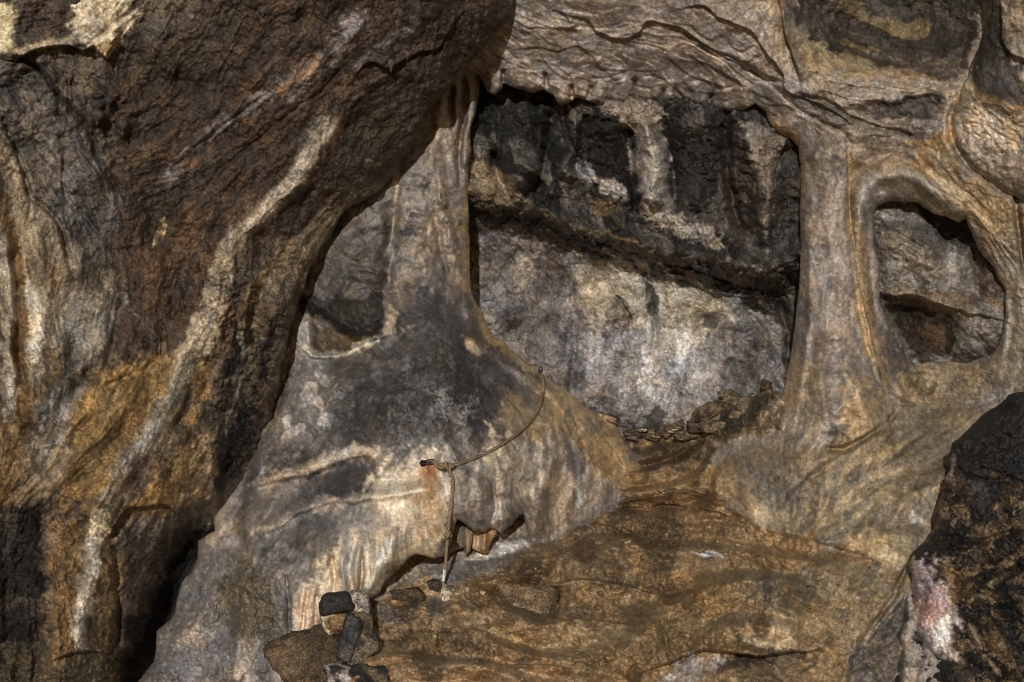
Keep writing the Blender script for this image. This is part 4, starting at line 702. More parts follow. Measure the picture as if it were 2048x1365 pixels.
E.S([(1560,600),(1440,560),(1300,520),(1180,480),(1060,440)], 20, -0.03); E.S([(1500,600),(1380,570),(1240,520),(1120,475)], 20, 0.04)
for a_, b_ in [((1290,225),(1300,420)),((1210,240),(1195,330)),((1150,230),(1130,360)),((1395,290),(1380,420)),((1080,230),(1060,360)),((1500,250),(1530,500)),((1030,300),(1020,400))]:
    E.R([a_, ((a_[0] + b_[0]) / 2 + 12, (a_[1] + b_[1]) / 2), b_], 44, 0.11)
for p in [[(1255,240),(1262,330),(1275,430)],[(1330,260),(1345,340),(1352,430)],[(1175,230),(1160,300),(1150,350)],[(1450,250),(1460,380),(1480,480)],[(1100,220),(1095,300),(1075,390)],[(985,300),(1000,360),(1030,400)]]: E.R(p, 22, -0.11)
E.S([(1150,225),(1230,235),(1265,260),(1275,300)], 40, 0.09); E.S([(1340,225),(1385,245),(1440,280),(1460,310)], 40, 0.09); E.B(1205,310,34,30,10,-0.09); E.B(1400,330,34,60,5,-0.08); E.B(1110,270,40,40,0,-0.09); E.B(1490,430,24,40,0,-0.07); E.B(1050,350,30,30,0,0.06); E.B(1310,380,40,60,0,0.06); E.B(1420,470,36,22,30,0.06)
E.S([(1576,278),(1555,320),(1545,400),(1540,520)][::-1], 60, -0.05); E.H([(1548,300),(1610,290),(1610,560),(1535,560)], -0.03, 12)
E.R([(1560,600),(1575,660),(1580,740)], 18, -0.08); E.B(1475,740,36,60,25,-0.06); E.B(1420,645,22,20,0,-0.04)
E.R([(1145,560),(1150,680),(1140,790)], 14, -0.03); E.R([(1290,560),(1310,640),(1300,700)], 14, -0.03); E.R([(1230,590),(1255,630),(1260,650)], 10, -0.03); E.B(1310,640,26,36,20,0.03); E.B(1220,640,40,50,0,0.03)
# right-hand window chamber
E.S([(1740,586),(1850,598),(1920,622),(2020,640)][::-1], 70, 0.06, 8); E.H([(1765,604),(1850,612),(1920,640),(1900,712),(1810,690)], -0.15, 34); E.H([(1830,400),(1960,440),(1950,480),(1905,500),(1880,470)], -0.08, 34)
E.B(1860,505,36,50,-20,0.12); E.B(1790,480,36,50,0,0.08); E.B(1950,540,24,40,0,-0.05); E.B(1925,520,14,30,10,0.06); E.B(1955,665,44,34,0,0.03); E.R([(1750,455),(1800,470),(1850,500)], 10, -0.03)
ce = E.cells(26, 61); E.D -= 0.010 * ce
W_, mk = E.mask([(940,150),(1600,220),(1600,560),(1350,510),(940,395)], 40, 8); E.D[W_] -= mk * (0.03 * E.cells(60, 62)[W_] + 0.012 * E.l[2][W_])
E.rg *= 0.9; E.RG([(940,440),(1130,500),(1480,610),(1560,800),(1300,860),(1000,700)], 0.55); E.texture(0.004, 0.006, 0.016, 0.002, 0.003)
E.P([(860,60),(1700,60),(1700,560),(1540,548),(1350,518),(1200,480),(1080,440),(860,380)], (80,73,63), 0.92, 14, 8, 0.3)
E.speck([(940,150),(1600,220),(1590,540),(1350,510),(940,390)], (27,26,23), 0.35, 0.85, f=2); E.speck([(940,150),(1600,220),(1590,540),(1350,510),(940,390)], (104,96,84), 1.1, 0.7, f=1)
E.P([(945,180),(1100,200),(1145,290),(1120,330),(1060,300),(950,250)], (19,21,18), 0.85, 24, 14); E.P([(1225,300),(1262,300),(1275,420),(1265,460),(1230,430)], (22,20,18), .7, 16, 9)
E.P([(1330,250),(1440,270),(1455,380),(1400,430),(1350,400)], (32,29,26), 0.8, 20, 12); E.P([(1440,270),(1520,300),(1525,480),(1480,500),(1450,400)], (66,52,42), 0.8, 20, 12)
E.P([(1255,225),(1325,225),(1332,300),(1345,420),(1375,440),(1400,485),(1350,470),(1290,432),(1268,340)], (150,138,120), 0.93, 12, 7); E.P([(1150,338),(1170,325),(1200,355),(1245,365),(1252,400),(1205,378),(1160,358)], (146,138,128), 0.88, 9, 7)
E.P([(1478,250),(1520,245),(1576,278),(1555,330),(1542,420),(1535,520),(1518,500),(1526,400),(1500,310)], (130,117,98), 0.88, 12, 8); E.P([(1370,438),(1430,450),(1475,520),(1525,540),(1460,520),(1400,480)], (146,136,118), 0.85, 10, 8)
E.P([(1195,195),(1290,195),(1330,225),(1300,270),(1250,250),(1215,225)], (132,120,104), .85, 12, 7); E.P([(1290,220),(1330,240),(1320,280),(1280,270)], (124,112,94), .7, 12, 8); E.P([(1140,220),(1158,230),(1150,270),(1142,260)], (120,110,96), .7, 8, 5)
E.P([(936,310),(990,335),(1020,370),(1055,405),(1020,415),(936,392)], (128,110,80), 0.88, 14, 9); E.L([(940,392),(1080,428),(1180,462),(1300,500)], 14, (108,88,52), 0.8, 8, 6); E.P([(1180,400),(1230,410),(1240,430),(1200,430)], (96,76,42), .7, 10, 7)
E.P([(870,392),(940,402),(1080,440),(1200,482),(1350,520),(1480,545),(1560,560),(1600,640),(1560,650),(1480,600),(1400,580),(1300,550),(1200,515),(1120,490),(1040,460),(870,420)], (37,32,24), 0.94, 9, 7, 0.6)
E.speck([(940,400),(1200,482),(1480,550),(1580,630),(1400,580),(1120,490)], (104,84,48), 0.8, 0.8, f=1); E.speck([(1100,450),(1580,570),(1580,640),(1300,550)], (70,48,34), 0.8, 0.7, f=2)
E.P([(936,428),(1060,470),(1130,492),(1155,560),(1150,700),(1135,770),(1000,690),(945,580)], (103,95,88), 0.85, 20, 12); E.speck([(936,430),(1130,492),(1150,700),(1000,690)], (70,65,62), 0.8, 0.7, f='n20'); E.P([(1030,505),(1070,510),(1060,570),(1025,560)], (126,117,104), .75, 10, 6)
E.P([(1080,500),(1130,500),(1130,570),(1090,570)], (66,50,34), 0.75, 14, 9); E.P([(1060,570),(1120,560),(1140,600),(1090,600)], (80,74,66), .6, 14, 8)
E.P([(1140,512),(1250,525),(1420,590),(1500,640),(1440,640),(1390,690),(1300,660),(1150,620)], (144,134,112), 0.85, 18, 12); E.P([(1150,620),(1300,650),(1280,720),(1250,800),(1160,780),(1145,700)], (118,110,104), .6, 25, 14); E.speck([(1140,600),(1400,640),(1380,800),(1180,800)], (92,88,85), 0.7, 0.5, f=1)
E.L([(1288,690),(1296,730),(1290,770)], 20, (204,198,186), 0.85, 8, 6); E.L([(1370,685),(1365,720),(1350,750)], 24, (196,188,176), 0.8, 12, 7); E.L([(1180,660),(1190,720),(1200,760)], 22, (160,152,148), .6, 14, 8); E.speck([(1160,640),(1400,660),(1380,830),(1200,830)], (172,165,156), 0.9, 0.3, f=1)
E.P([(1255,670),(1330,650),(1410,670),(1400,760),(1340,810),(1270,800)], (160,153,143), 0.6, 60, 10); E.P([(1160,640),(1230,660),(1220,780),(1170,760)], (138,131,126), 0.5, 50, 10)  # first patch: a soft pale glow painted into the wall colour
E.P([(1286,548),(1304,552),(1316,610),(1310,650),(1295,620)], (58,50,40), 0.85, 8, 6); E.L([(1230,588),(1250,610),(1258,632)], 8, (34,30,28), 0.8, 5, 4); E.P([(1215,590),(1250,600),(1240,660),(1215,640)], (92,84,76), .7, 14, 8); E.P([(1205,670),(1225,665),(1215,690)], (50,46,44), .8, 7, 4)
E.P([(1400,632),(1425,622),(1440,640),(1428,662),(1402,652)], (78,75,72), 0.85, 6, 4); E.P([(1440,790),(1442,745),(1480,690),(1520,680),(1530,740),(1490,790)], (80,75,72), 0.8, 14, 9); E.P([(1440,640),(1560,650),(1570,790),(1500,800),(1520,700),(1440,690)], (100,93,88), 0.75, 20, 10)  # middle patch: shadow of the hollow put into the colour
E.P([(1555,300),(1610,290),(1610,800),(1570,760),(1575,660),(1540,600),(1535,540)], (70,61,51), 0.88, 10, 7, 0.4); E.speck([(1540,560),(1600,560),(1590,700),(1560,700)], (84,58,34), 0.6, 0.7, f='n20')
E.P([(1200,830),(1270,840),(1330,820),(1340,900),(1190,900)], (40,34,26), 0.8, 14, 10); E.P([(1100,780),(1200,815),(1220,850),(1150,830)], (52,46,40), 0.7, 14, 9); E.L([(1210,780),(1208,820)], 10, (120,90,46), .7, 8, 5); E.L([(1270,760),(1275,820)], 14, (70,58,42), .6, 12, 7)
E.P([(1700,380),(2080,380),(2080,740),(1700,740)], (102,93,80), 0.9, 10, 5); E.P([(1745,430),(1800,440),(1850,480),(1895,540),(1890,580),(1765,570)], (128,118,102), 0.85, 14, 8); E.P([(1828,400),(1960,440),(1945,480),(1905,500),(1870,460)], (58,45,35), 0.92, 10, 6)  # last patch: cavity darkness painted in, the hollow itself stays shallow
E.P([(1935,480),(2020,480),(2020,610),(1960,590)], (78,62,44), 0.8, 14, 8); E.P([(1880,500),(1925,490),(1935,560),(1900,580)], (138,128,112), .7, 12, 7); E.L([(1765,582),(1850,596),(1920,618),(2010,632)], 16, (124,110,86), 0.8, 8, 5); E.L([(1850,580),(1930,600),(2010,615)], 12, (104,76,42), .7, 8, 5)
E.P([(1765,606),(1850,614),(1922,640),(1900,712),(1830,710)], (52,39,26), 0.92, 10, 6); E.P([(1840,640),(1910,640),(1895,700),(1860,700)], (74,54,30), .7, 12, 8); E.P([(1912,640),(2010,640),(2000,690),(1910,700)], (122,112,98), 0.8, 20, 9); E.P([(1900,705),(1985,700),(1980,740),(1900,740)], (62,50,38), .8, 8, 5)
E.P([(1100,383),(1107,382),(1108,388),(1101,389)], (70,110,140), 0.8, 3, 1)
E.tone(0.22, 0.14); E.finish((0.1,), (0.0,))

# ================================================================== F: dark boulder, G: hanging rock
Fb = Layer((1770, 2110), (760, 1365), (1760, 2480, 740, 1700), 2.0,
    [(1830,1150,3.76),(1900,900,3.85),(1990,820,3.9),(1960,1000,3.6),(1950,1250,3.5),(1850,1300,3.65),(2030,1100,3.45),(2040,1300,3.35),(2040,800,3.85),(2500,1000,3.5),(2500,1800,3.0),(1820,1800,3.4),(2300,760,3.8)],
    [(1950,1000,20),(1950,1100,160),(1870,1200,100),(1980,1250,70),(2000,900,30)], (44,41,38), 71, 0.45)
domF = [(2048,783),(2010,797),(1985,815),(1955,842),(1925,868),(1905,890),(1897,915),(1900,945),(1884,965),(1876,1000),(1868,1030),(1866,1055),(1845,1085),(1820,1108),(1817,1135),(1822,1170),(1815,1215),(1808,1260),(1812,1290),(1790,1345),(1770,1420),(1700,2000),(2900,2000),(2900,760)]
for k in range(9): Fb.R([(1900 + 10 * (k % 3), 960 + 44 * k), (1970, 950 + 44 * k), (2060, 970 + 44 * k)], 22, 0.02 * (1 if k % 2 else -1), 9)
Fb.R([(1905,930),(1950,960),(2050,965)], 10, -0.03); Fb.R([(1880,1070),(1960,1080),(2040,1060)], 10, -0.03); Fb.B(1950,890,50,40,0,0.04); Fb.B(1860,1200,30,90,0,0.05)
cf = Fb.cells(24, 72); cf2 = Fb.cells(13, 73); Fb.D -= 0.035 * cf * (0.4 + 0.6 * sstep(Fb.n20 * 0.5 + 0.5)) + 0.010 * cf2
Fb.rg *= 0.7; Fb.texture(0.003, 0.008, 0.012, 0.006, 0.009)
oc = [(1880,960),(2600,960),(2600,1500),(1900,1500),(1920,1300),(1880,1120),(1850,1080)]
Fb.speck(oc, (120,97,62), 0.15, 0.85, f='c1', k=1.6); Fb.speck(oc, (84,64,38), 0.2, 0.7, f='n8')
Fb.P([(1920,960),(1990,950),(2000,1030),(1950,1040),(1915,1010)], (40,38,38), 0.85, 20, 14); Fb.P([(1840,1090),(1900,1060),(1960,1090),(1900,1110),(1830,1120)], (28,26,25), 0.85, 14, 10)
Fb.P([(1822,1120),(1880,1130),(1910,1200),(1900,1320),(1850,1310),(1815,1260),(1822,1190)], (160,142,130), 0.88, 18, 10); Fb.P([(1826,1150),(1870,1190),(1880,1230),(1840,1260),(1822,1220)], (152,116,110), 0.7, 16, 10); Fb.P([(1860,1250),(1900,1240),(1890,1310),(1860,1300)], (196,186,170), 0.7, 12, 8)
Fb.L([(1903,905),(1900,945),(1888,962)], 12, (120,108,100), 0.8, 6, 4); Fb.P([(1800,1320),(1920,1320),(1960,1420),(1770,1420)], (40,37,34), 0.8, 18, 10); Fb.speck([(1930,1150),(2048,1050),(2048,1365),(1930,1365)], (26,24,22), 0.3, 0.85, f=1)
Fb.tone(0.25, 0.15); Fb.bound(poly_sd(Fb.U + 4 * Fb.su, Fb.V + 4 * Fb.sv, domF), 60, 0.14); Fb.finish((0.04, 0.1, 0.22, 0.4, 0.6), (0.01, 0.03, 0.06, 0.12, 0.2))

G = Layer((1880, 2160), (0, 440), (1870, 2480, -330, 460), 2.0,
    [(1930,100,4.27),(1920,240,4.3),(2000,100,4.1),(2000,260,4.12),(2040,330,4.2),(2048,0,3.92),(1970,-100,4.02),(2500,100,3.52),(2500,-400,3.32),(2000,-400,3.62),(2500,440,3.82)],
    [(1960,250,30),(2030,270,25),(1980,80,100),(2030,150,60),(1950,150,80)], (150,132,102), 81)
domG = [(1995,-600),(1990,-60),(1985,10),(1975,60),(1955,100),(1942,120),(1938,150),(1924,172),(1918,200),(1914,240),(1920,275),(1945,300),(1985,325),(2020,345),(2042,365),(2060,400),(2140,470),(2900,480),(2900,-600)]
G.S([(1930,165),(1960,200),(2000,215),(2060,235)], 30, 0.05); G.S([(2000,0),(2005,80),(2030,110),(2060,130)][::-1], 40, 0.05); G.sheets([(1915,190),(2060,230),(2060,380),(1930,290)], 28, 30, 0.015)
cg = G.cells(18, 82); W_, mk = G.mask([(1910,190),(2060,230),(2060,380),(1915,280)], 20, 6); G.D[W_] -= mk * 0.022 * cg[W_]
G.rg *= 0.5; G.texture(0.0025, 0.006, 0.009, 0.003, 0.003)
G.P([(1985,-400),(2000,-30),(2012,60),(2030,120),(2060,140),(2060,240),(2000,220),(1955,195),(1935,150),(1945,110)], (60,52,42), 0.92, 14, 9); G.P([(1945,110),(1990,30),(2000,60),(1980,130),(1950,170)], (46,42,38), .7, 14, 8); G.P([(2010,-30),(2100,-30),(2100,130),(2035,110),(2010,60)], (112,96,74), 0.85, 12, 8)
G.P([(1960,130),(2020,130),(2048,180),(1980,190)], (76,68,62), .7, 14, 9); G.P([(1940,170),(1990,200),(2060,225),(2060,240),(1980,220)], (124,92,44), 0.8, 10, 6); G.P([(1920,200),(2060,235),(2060,350),(2000,320),(1930,280)], (176,158,130), 0.75, 18, 9); G.speck([(1920,190),(2060,240),(2060,330),(1950,290)], (150,118,68), .7, .7, f='n20'); G.P([(2000,310),(2100,360),(2100,430),(2040,370)], (140,112,70), .7, 12, 6)
for k in range(60): G.B(ro.uniform(2060, 2480), ro.uniform(-330, 440), ro.uniform(16, 60), ro.uniform(16, 60), ro.uniform(-60, 60), ro.choice([.03, .05, .07, -.04, -.05]))
for q, f_ in (((92,80,62), 'n60'), ((176,158,130), 'n20'), ((70,60,48), 2)): G.speck([(2058,-500),(2700,-500),(2700,500),(2058,420)], q, .1, .75, f=f_)
G.tone(0.16, 0.12, 0.7); G.bound(poly_sd(G.U + 3 * G.su, G.V + 3 * G.sv, domG), 46, 0.10); G.finish((0.03, 0.08, 0.16, 0.28, 0.4))

# ------------------------------------------------------------------ objects from the surfaces
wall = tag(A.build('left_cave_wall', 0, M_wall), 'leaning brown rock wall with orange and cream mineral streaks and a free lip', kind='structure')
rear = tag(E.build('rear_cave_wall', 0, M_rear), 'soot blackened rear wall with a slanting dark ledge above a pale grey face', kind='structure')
col = thing('dripstone_formation', 'tall grey dripstone column spreading into a wide soot stained flowstone mound with a rope', 'flowstone', tuple(px(800, 1200, 4.2 + SH)))
B.assign([(100,20),(1400,20),(1400,600),(960,600),(900,575),(840,570),(770,600),(600,590),(100,590)], 1)
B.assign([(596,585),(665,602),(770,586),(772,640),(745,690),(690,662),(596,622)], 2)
B.assign([(630,1100),(700,1085),(800,1055),(880,1075),(905,1030),(930,1010),(1000,1000),(1050,1010),(1060,1075),(1000,1080),(900,1130),(760,1210),(640,1215)], 3)
def under(o, p):   # keep the world position when parenting to an Empty that is not at the origin
    o.parent = p; o.matrix_parent_inverse = p.matrix_world.inverted(); return o
bpy.context.view_layer.update()
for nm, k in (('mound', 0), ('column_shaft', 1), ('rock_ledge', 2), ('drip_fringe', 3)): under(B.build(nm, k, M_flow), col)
C.assign([(400,-700),(2900,-700),(2900,330),(2060,420),(1990,370),(1930,318),(1885,300),(1830,318),(1760,328),(1700,305),(1640,262),(1590,262),(1540,240),(1400,215),(900,215),(900,-700)], 1)   # ceiling
C.assign([(1690,310),(1760,328),(1830,318),(1885,300),(1930,318),(2060,420),(2900,330),(2900,800),(2048,790),(1995,745),(1985,715),(1800,740),(1740,700),(1722,520),(1722,420)], 2)  # right wall
C.assign([(1590,258),(1640,262),(1700,308),(1715,340),(1722,430),(1722,520),(1742,700),(1800,740),(1830,742),(1800,850),(1760,880),(1680,905),(1600,925),(1520,915),(1470,890),(1560,790),(1540,600)], 3)  # column
C.assign([(1692,318),(1708,330),(1716,420),(1728,550),(1748,650),(1768,720),(1792,800),(1770,805),(1745,725),(1724,655),(1706,552),(1696,420)], 4)  # rib
C.assign([(1415,905),(1470,890),(1520,915),(1600,925),(1680,905),(1760,880),(1800,850),(1880,850),(1900,800),(2300,780),(2300,1150),(1790,1138),(1690,1096),(1580,1074),(1500,1044),(1450,1014),(1428,975)], 5)
C.assign([(1545,700),(1800,690),(1800,740),(1835,742),(1800,850),(1760,880),(1680,905),(1600,925),(1520,915),(1470,890),(1540,800)], 6)
tag(C.build('cave_floor', 0, M_mud), 'uneven brown muddy cave floor rising in low ledges between the flowstone banks', kind='structure')
tag(C.build('cave_ceiling', 1, M_ceil), 'folded grey calcite ceiling ending in a ragged hanging hem', kind='structure')
tag(C.build('right_cave_wall', 2, M_flow), 'ochre and grey wall pierced by a rounded arch window', kind='structure')
rc = thing('dripstone_column', 'slender tan dripstone column with an orange rib and a flared lumpy foot beside the arch window', 'column', tuple(px(1660, 900, 4.5 + SH))); bpy.context.view_layer.update()
C.part[(C.part == 4) & (C.vc > 800)] = 6
under(C.build('shaft', 3, M_flow), rc); tag(under(C.build('rib', 4, M_flow), rc), 'orange rib'); under(C.build('foot', 6, M_flow), rc)
tag(C.build('flowstone_bank', 5, M_flow), 'broad striped tan flowstone bank spilling from the column foot down to the mud floor', 'flowstone')
tag(Fb.build('boulder', 0, M_bould), 'black crusted boulder with ochre lumps and a pink and white flank', 'boulder')
tag(G.build('hanging_rock', 0, M_flow), 'hanging ceiling rock with dark top and knobbly cream calcite hem', 'rock')

# ------------------------------------------------------------------ loose stones
ico = bmesh.new(); bmesh.ops.create_icosphere(ico, subdivisions=4, radius=1.0)
ICO_V = np.array([v.co[:] for v in ico.verts]); ICO_F = np.array([[v.index for v in f.verts] for f in ico.faces]); ico.free()
def wob3(p, f, rng):
    o = np.zeros(len(p))
    for _ in range(5):
        d = rng.standard_normal(3) * f; o += np.sin(p @ d + rng.uniform(0, 6.3))
    return o / 2.2
def stone(u, v, w_, h_, d, col, seed, col2=None, blocky=0.5, tilt=0.0, depth=1.0, wet=0.35, name='rock'):
    """an angular stone about w_ x h_ photo pixels seen at distance d"""
    rng = np.random.default_rng(seed); n = ICO_V.copy()
    pl = [rng.standard_normal(3) for _ in range(7)]; hs = list(rng.uniform(0.72, 1.0, 7))
    for ax in range(3):
        for sg_ in (1, -1):
            e = np.zeros(3); e[ax] = sg_; pl.append(e + rng.standard_normal(3) * 0.16); hs.append(rng.uniform(0.62, 0.8) + (1 - blocky) * 0.25)
    pl = np.array([p / np.linalg.norm(p) for p in pl]); q = (n @ pl.T) / np.array(hs)
    r = 1.0 / (np.sum(np.maximum(q, 0) ** 14, axis=1) ** (1 / 14.0) + 1e-6)
    r *= 1 + 0.05 * wob3(n, 3.5, rng) - 0.07 * np.abs(wob3(n, 7, rng)) + 0.025 * wob3(n, 16, rng) - 0.025 * np.abs(wob3(n, 30, rng))
    p = n * r[:, None]; p /= np.abs(p).max(0)
    sx = w_ / 2 * d / F; sz = h_ / 2 * d / F; p = p * np.array([sx, min(sx, sz * 1.4) * depth, sz]); t = math.radians(tilt)
    p = p @ np.array([[math.cos(t), 0, -math.sin(t)], [0, 1, 0], [math.sin(t), 0, math.cos(t)]])
    c = np.tile(np.append(lin(col), wet), (len(p), 1))
    if col2 is not None:
        m = sstep(wob3(n, 3.2, rng) * 1.6 + 0.1 + 0.5 * wob3(n, 11, rng))[:, None]; c[:, :3] = c[:, :3] * (1 - m) + lin(col2) * m
    c[:, :3] *= np.clip(1 + 0.18 * wob3(n, 7, rng) + 0.12 * wob3(n, 25, rng), 0.5, 1.5)[:, None]
    o = raw_mesh(name, p, ICO_F, c, M_rock); o.location = tuple(px(u, v, d)); return o
K, BR, OC, GR = (48,45,41), (98,77,48), (150,124,84), (112,106,98)
for (u, v, w_, h_, d, c1_, c2_, bl, ti, lab, nm) in [
    (628,1326,136,128,3.76,BR,(78,62,40),.5,-25,'large brown muddy boulder propped below the cream flowstone fringe','boulder'),
    (671,1207,64,38,3.70,K,(60,54,46),.95,-6,'black broken block topping the small stone stack','rock'),
    (720,1206,44,46,3.76,(128,116,100),(160,140,112),.4,10,'pale grey rounded stone touching the drip tip beside the black block','rock'),
    (668,1244,54,44,3.74,(128,98,56),(188,166,128),.6,0,'ochre and cream stone wedged under the black block','rock'),
    (699,1278,34,86,3.68,(58,56,54),(84,76,64),.95,15,'long black slab leaning against the stone stack','rock'),
    (724,1250,40,60,3.75,(72,60,42),(96,78,50),.5,5,'dark brown stone behind the leaning black slab','rock'),
    (728,1296,60,64,3.73,(104,90,66),(62,58,52),.4,0,'mottled tan stone right of the leaning black slab','rock'),
    (684,1352,90,50,3.68,K,(140,128,116),.6,8,'black and white veined stone at the base of the stone stack','rock'),
    (742,1352,70,50,3.70,(40,36,32),(92,76,52),.4,-5,'dark pitted stone at the base of the stone stack','rock'),
    (1015,1280,150,66,3.94,(140,112,66),(112,86,50),.5,3,'golden brown flat slab lying on the mud','rock'),
    (1050,1200,140,84,4.17,(114,92,60),(100,80,52),.85,2,'square brown slab set in the mud above the golden slab','rock'),
    (820,1192,80,36,4.05,(84,66,42),(70,56,38),.6,6,'low brown rock beside the fat drip tip','rock'),
    (868,1170,34,30,4.18,(74,60,42),(60,50,36),.9,0,'small dark block under the hanging rope end','rock'),
    (906,1192,50,46,4.15,(96,84,64),(170,152,122),.7,-12,'wedge shaped grey stone with a pale tip near the rope end','rock')]:
    k_ = 1.2 if u < 770 else 1.0; o = stone(u, v, w_ * k_, h_ * k_, d + 0.03 + SH, c1_, int(u * 7 + v), c2_, bl, ti, name=nm); tag(o, lab, nm)
RL = {0: 'largest dark brown stone at the edge of the rubble under the rear wall', 2: 'broad pale tan stone on top of the rubble beside the column foot', 5: 'small upright orange brown stone crowning the rubble against the rear wall', 16: 'flat golden stone flake lying on the toe of the flowstone mound'}
for i, (u, v, w_, h_, d, c1_, c2_) in enumerate([
    (1418,818,84,46,5.2,(100,80,50),(70,56,36)),(1478,800,64,34,5.22,(112,94,64),(84,70,48)),(1498,838,92,44,5.12,(132,112,80),(104,86,58)),(1440,852,80,36,5.1,(106,86,56),(80,64,42)),
    (1545,796,44,50,5.16,(122,102,72),(92,74,50)),(1532,768,30,32,5.22,(106,76,42),(70,54,34)),(1394,852,46,32,5.22,(86,70,46),(66,54,36)),(1372,868,52,26,5.28,(98,80,52),(70,56,36)),
    (1332,858,44,26,5.36,(82,68,46),(60,50,36)),(1272,864,50,26,5.42,(88,72,48),(62,52,38)),(1540,850,50,34,5.05,(124,104,74),(96,80,54)),(1452,786,34,22,5.28,(100,84,56),(80,64,44)),(1512,792,30,24,5.2,(140,120,86),(110,90,60)),
    (1356,848,26,20,5.36,(104,86,58),(76,62,42)),(1302,872,30,18,5.4,(92,76,50),(70,56,38)),(1470,872,36,20,5.06,(120,96,60),(90,72,46)),(1210,834,46,20,5.1,(140,114,72),(110,88,56))] + [(1255 + 17.3 * k + 9 * math.sin(k * 5.1), 868 - 30 * max(0, math.sin((k - 7) * .28)) + 8 * math.sin(k * 2.3), 14 + 9 * (k * 7 % 4) / 3, 9 + 5 * (k * 5 % 3) / 2, 5.4 - 0.014 * k, [(118,98,66),(96,78,50),(136,116,82)][k % 3], (82,66,44)) for k in range(17)]):
    tag(stone(u, v + h_ * 0.12, w_ * 1.12, h_ * 0.85, d + 0.05 + SH, c1_, 900 + i, c2_, 0.5, (i * 37) % 40 - 20), RL.get(i, 'angular tan stone in the rubble at the foot of the rear wall'), 'rock', None if i in RL else 'rubble at the foot of the rear wall')
rp = random.Random(9); np_ = 0
flp = np.array(fl)
while np_ < 46:
    u, v = rp.uniform(780, 1690), rp.uniform(930, 1350)
    if float(poly_sd(np.array([[u]], np.float32), np.array([[v]], np.float32), fl)[0, 0]) < 14 or float(poly_sd(np.array([[u]], np.float32), np.array([[v]], np.float32), domB)[0, 0]) > -10: continue
    sz = rp.choice([5, 6, 7, 8, 10, 13]); c_ = rp.choice([(126,104,72),(112,90,58),(140,120,88),(96,76,48),(120,94,58)])
    tag(stone(u, v, sz * rp.uniform(1.1, 1.7), sz, C.at(u, v), c_, 2000 + np_, None, 0.4, rp.uniform(-25, 25), name='pebble'), 'small pebble lying loose on the brown mud floor', 'pebble', 'pebbles on the mud floor'); np_ += 1

# grit and chips too many to count, bedded on the mud
gr_ = np.random.default_rng(77); GV = []; GF = []; GC = []
octv = np.array([[1,0,0],[-1,0,0],[0,1,0],[0,-1,0],[0,0,1],[0,0,-1]], float); octf = np.array([[0,2,4],[2,1,4],[1,3,4],[3,0,4],[2,0,5],[1,2,5],[3,1,5],[0,3,5]])
gu = gr_.uniform(740, 1820, 9000); gv = gr_.uniform(860, 1365, 9000)
inn = (poly_sd(gu[None].astype(np.float32), gv[None].astype(np.float32), fl)[0] > 4) & (poly_sd(gu[None].astype(np.float32), gv[None].astype(np.float32), domB)[0] < -3)
gu2 = gr_.uniform(1790, 1990, 500); gv2 = gr_.uniform(740, 830, 500)
cl = np.sin(gu * 0.021 + 1.3 * np.sin(gv * 0.03)) + np.sin(gv * 0.047 + gu * 0.008)          # chips gather in drifts
pts_ = [(u, v) for u, v, k, c in zip(gu, gv, inn, cl) if k and gr_.random() < 0.25 + 0.35 * max(c, 0)] + list(zip(gu2, gv2))
for u, v in pts_:
    r_ = gr_.choice([0.8, 1.0, 1.3, 1.7, 2.4], p=[.34, .3, .2, .11, .05]); d_ = C.at(u, v); q = np.linalg.qr(gr_.standard_normal((3, 3)))[0]
    p = (octv * gr_.uniform(0.5, 1.2, 3)) @ q * r_ * d_ / F + px(u, v, d_); GF.append(octf + 6 * len(GV)); GV.append(p)
    b_ = np.array([(150,128,92),(120,98,62),(92,72,44),(60,48,32),(172,154,122)][gr_.integers(0, 5)]); GC.append(np.tile(np.append(lin(b_), 0.4), (6, 1)))
tag(raw_mesh('gravel', np.concatenate(GV), np.concatenate(GF), np.concatenate(GC), M_mud), 'fine grit and stone chips strewn over the mud floor', 'gravel', kind='stuff')
# ------------------------------------------------------------------ drips and curtains
def drip(u, v, w_, h_, surf, col, seed, parent, name='stalactite', lean=0.0):
    """hanging knob: round above, drawn to a tip below"""
    d = surf.at(u, v) - w_ * 0.15 * 11 / F; rng = np.random.default_rng(seed); n = 14; m = 12; P = []; 
    for i in range(m + 1):
        t = i / m; r = w_ / 2 * (math.sin(math.pi * min(t * 1.15 + 0.12, 1) ** 0.8) ** 0.7 if t < 0.78 else 0.42 * (1 - t) / 0.22) + 0.3
        for k in range(n):
            a = 2 * math.pi * k / n; rr = r * (1 + 0.16 * math.sin(2 * a + seed) + 0.12 * math.sin(3 * a + 2 * t * seed) + 0.05 * rng.standard_normal())
            P.append(px(u + rr * math.cos(a) + lean * t * h_, v - h_ / 2 + h_ * t, d) + np.array([0, rr * math.sin(a) * d / F, 0]))
    Fq = [[i * n + k, (i + 1) * n + k, (i + 1) * n + (k + 1) % n, i * n + (k + 1) % n] for i in range(m) for k in range(n)]
    c = np.tile(np.append(lin(col), 0.55), (len(P), 1)); c[:, :3] *= (1 + 0.15 * rng.standard_normal((len(P), 1))).clip(.5, 1.5)
    o = raw_mesh(name, np.array(P), np.array(Fq), c, M_flow); o.parent = parent; return o
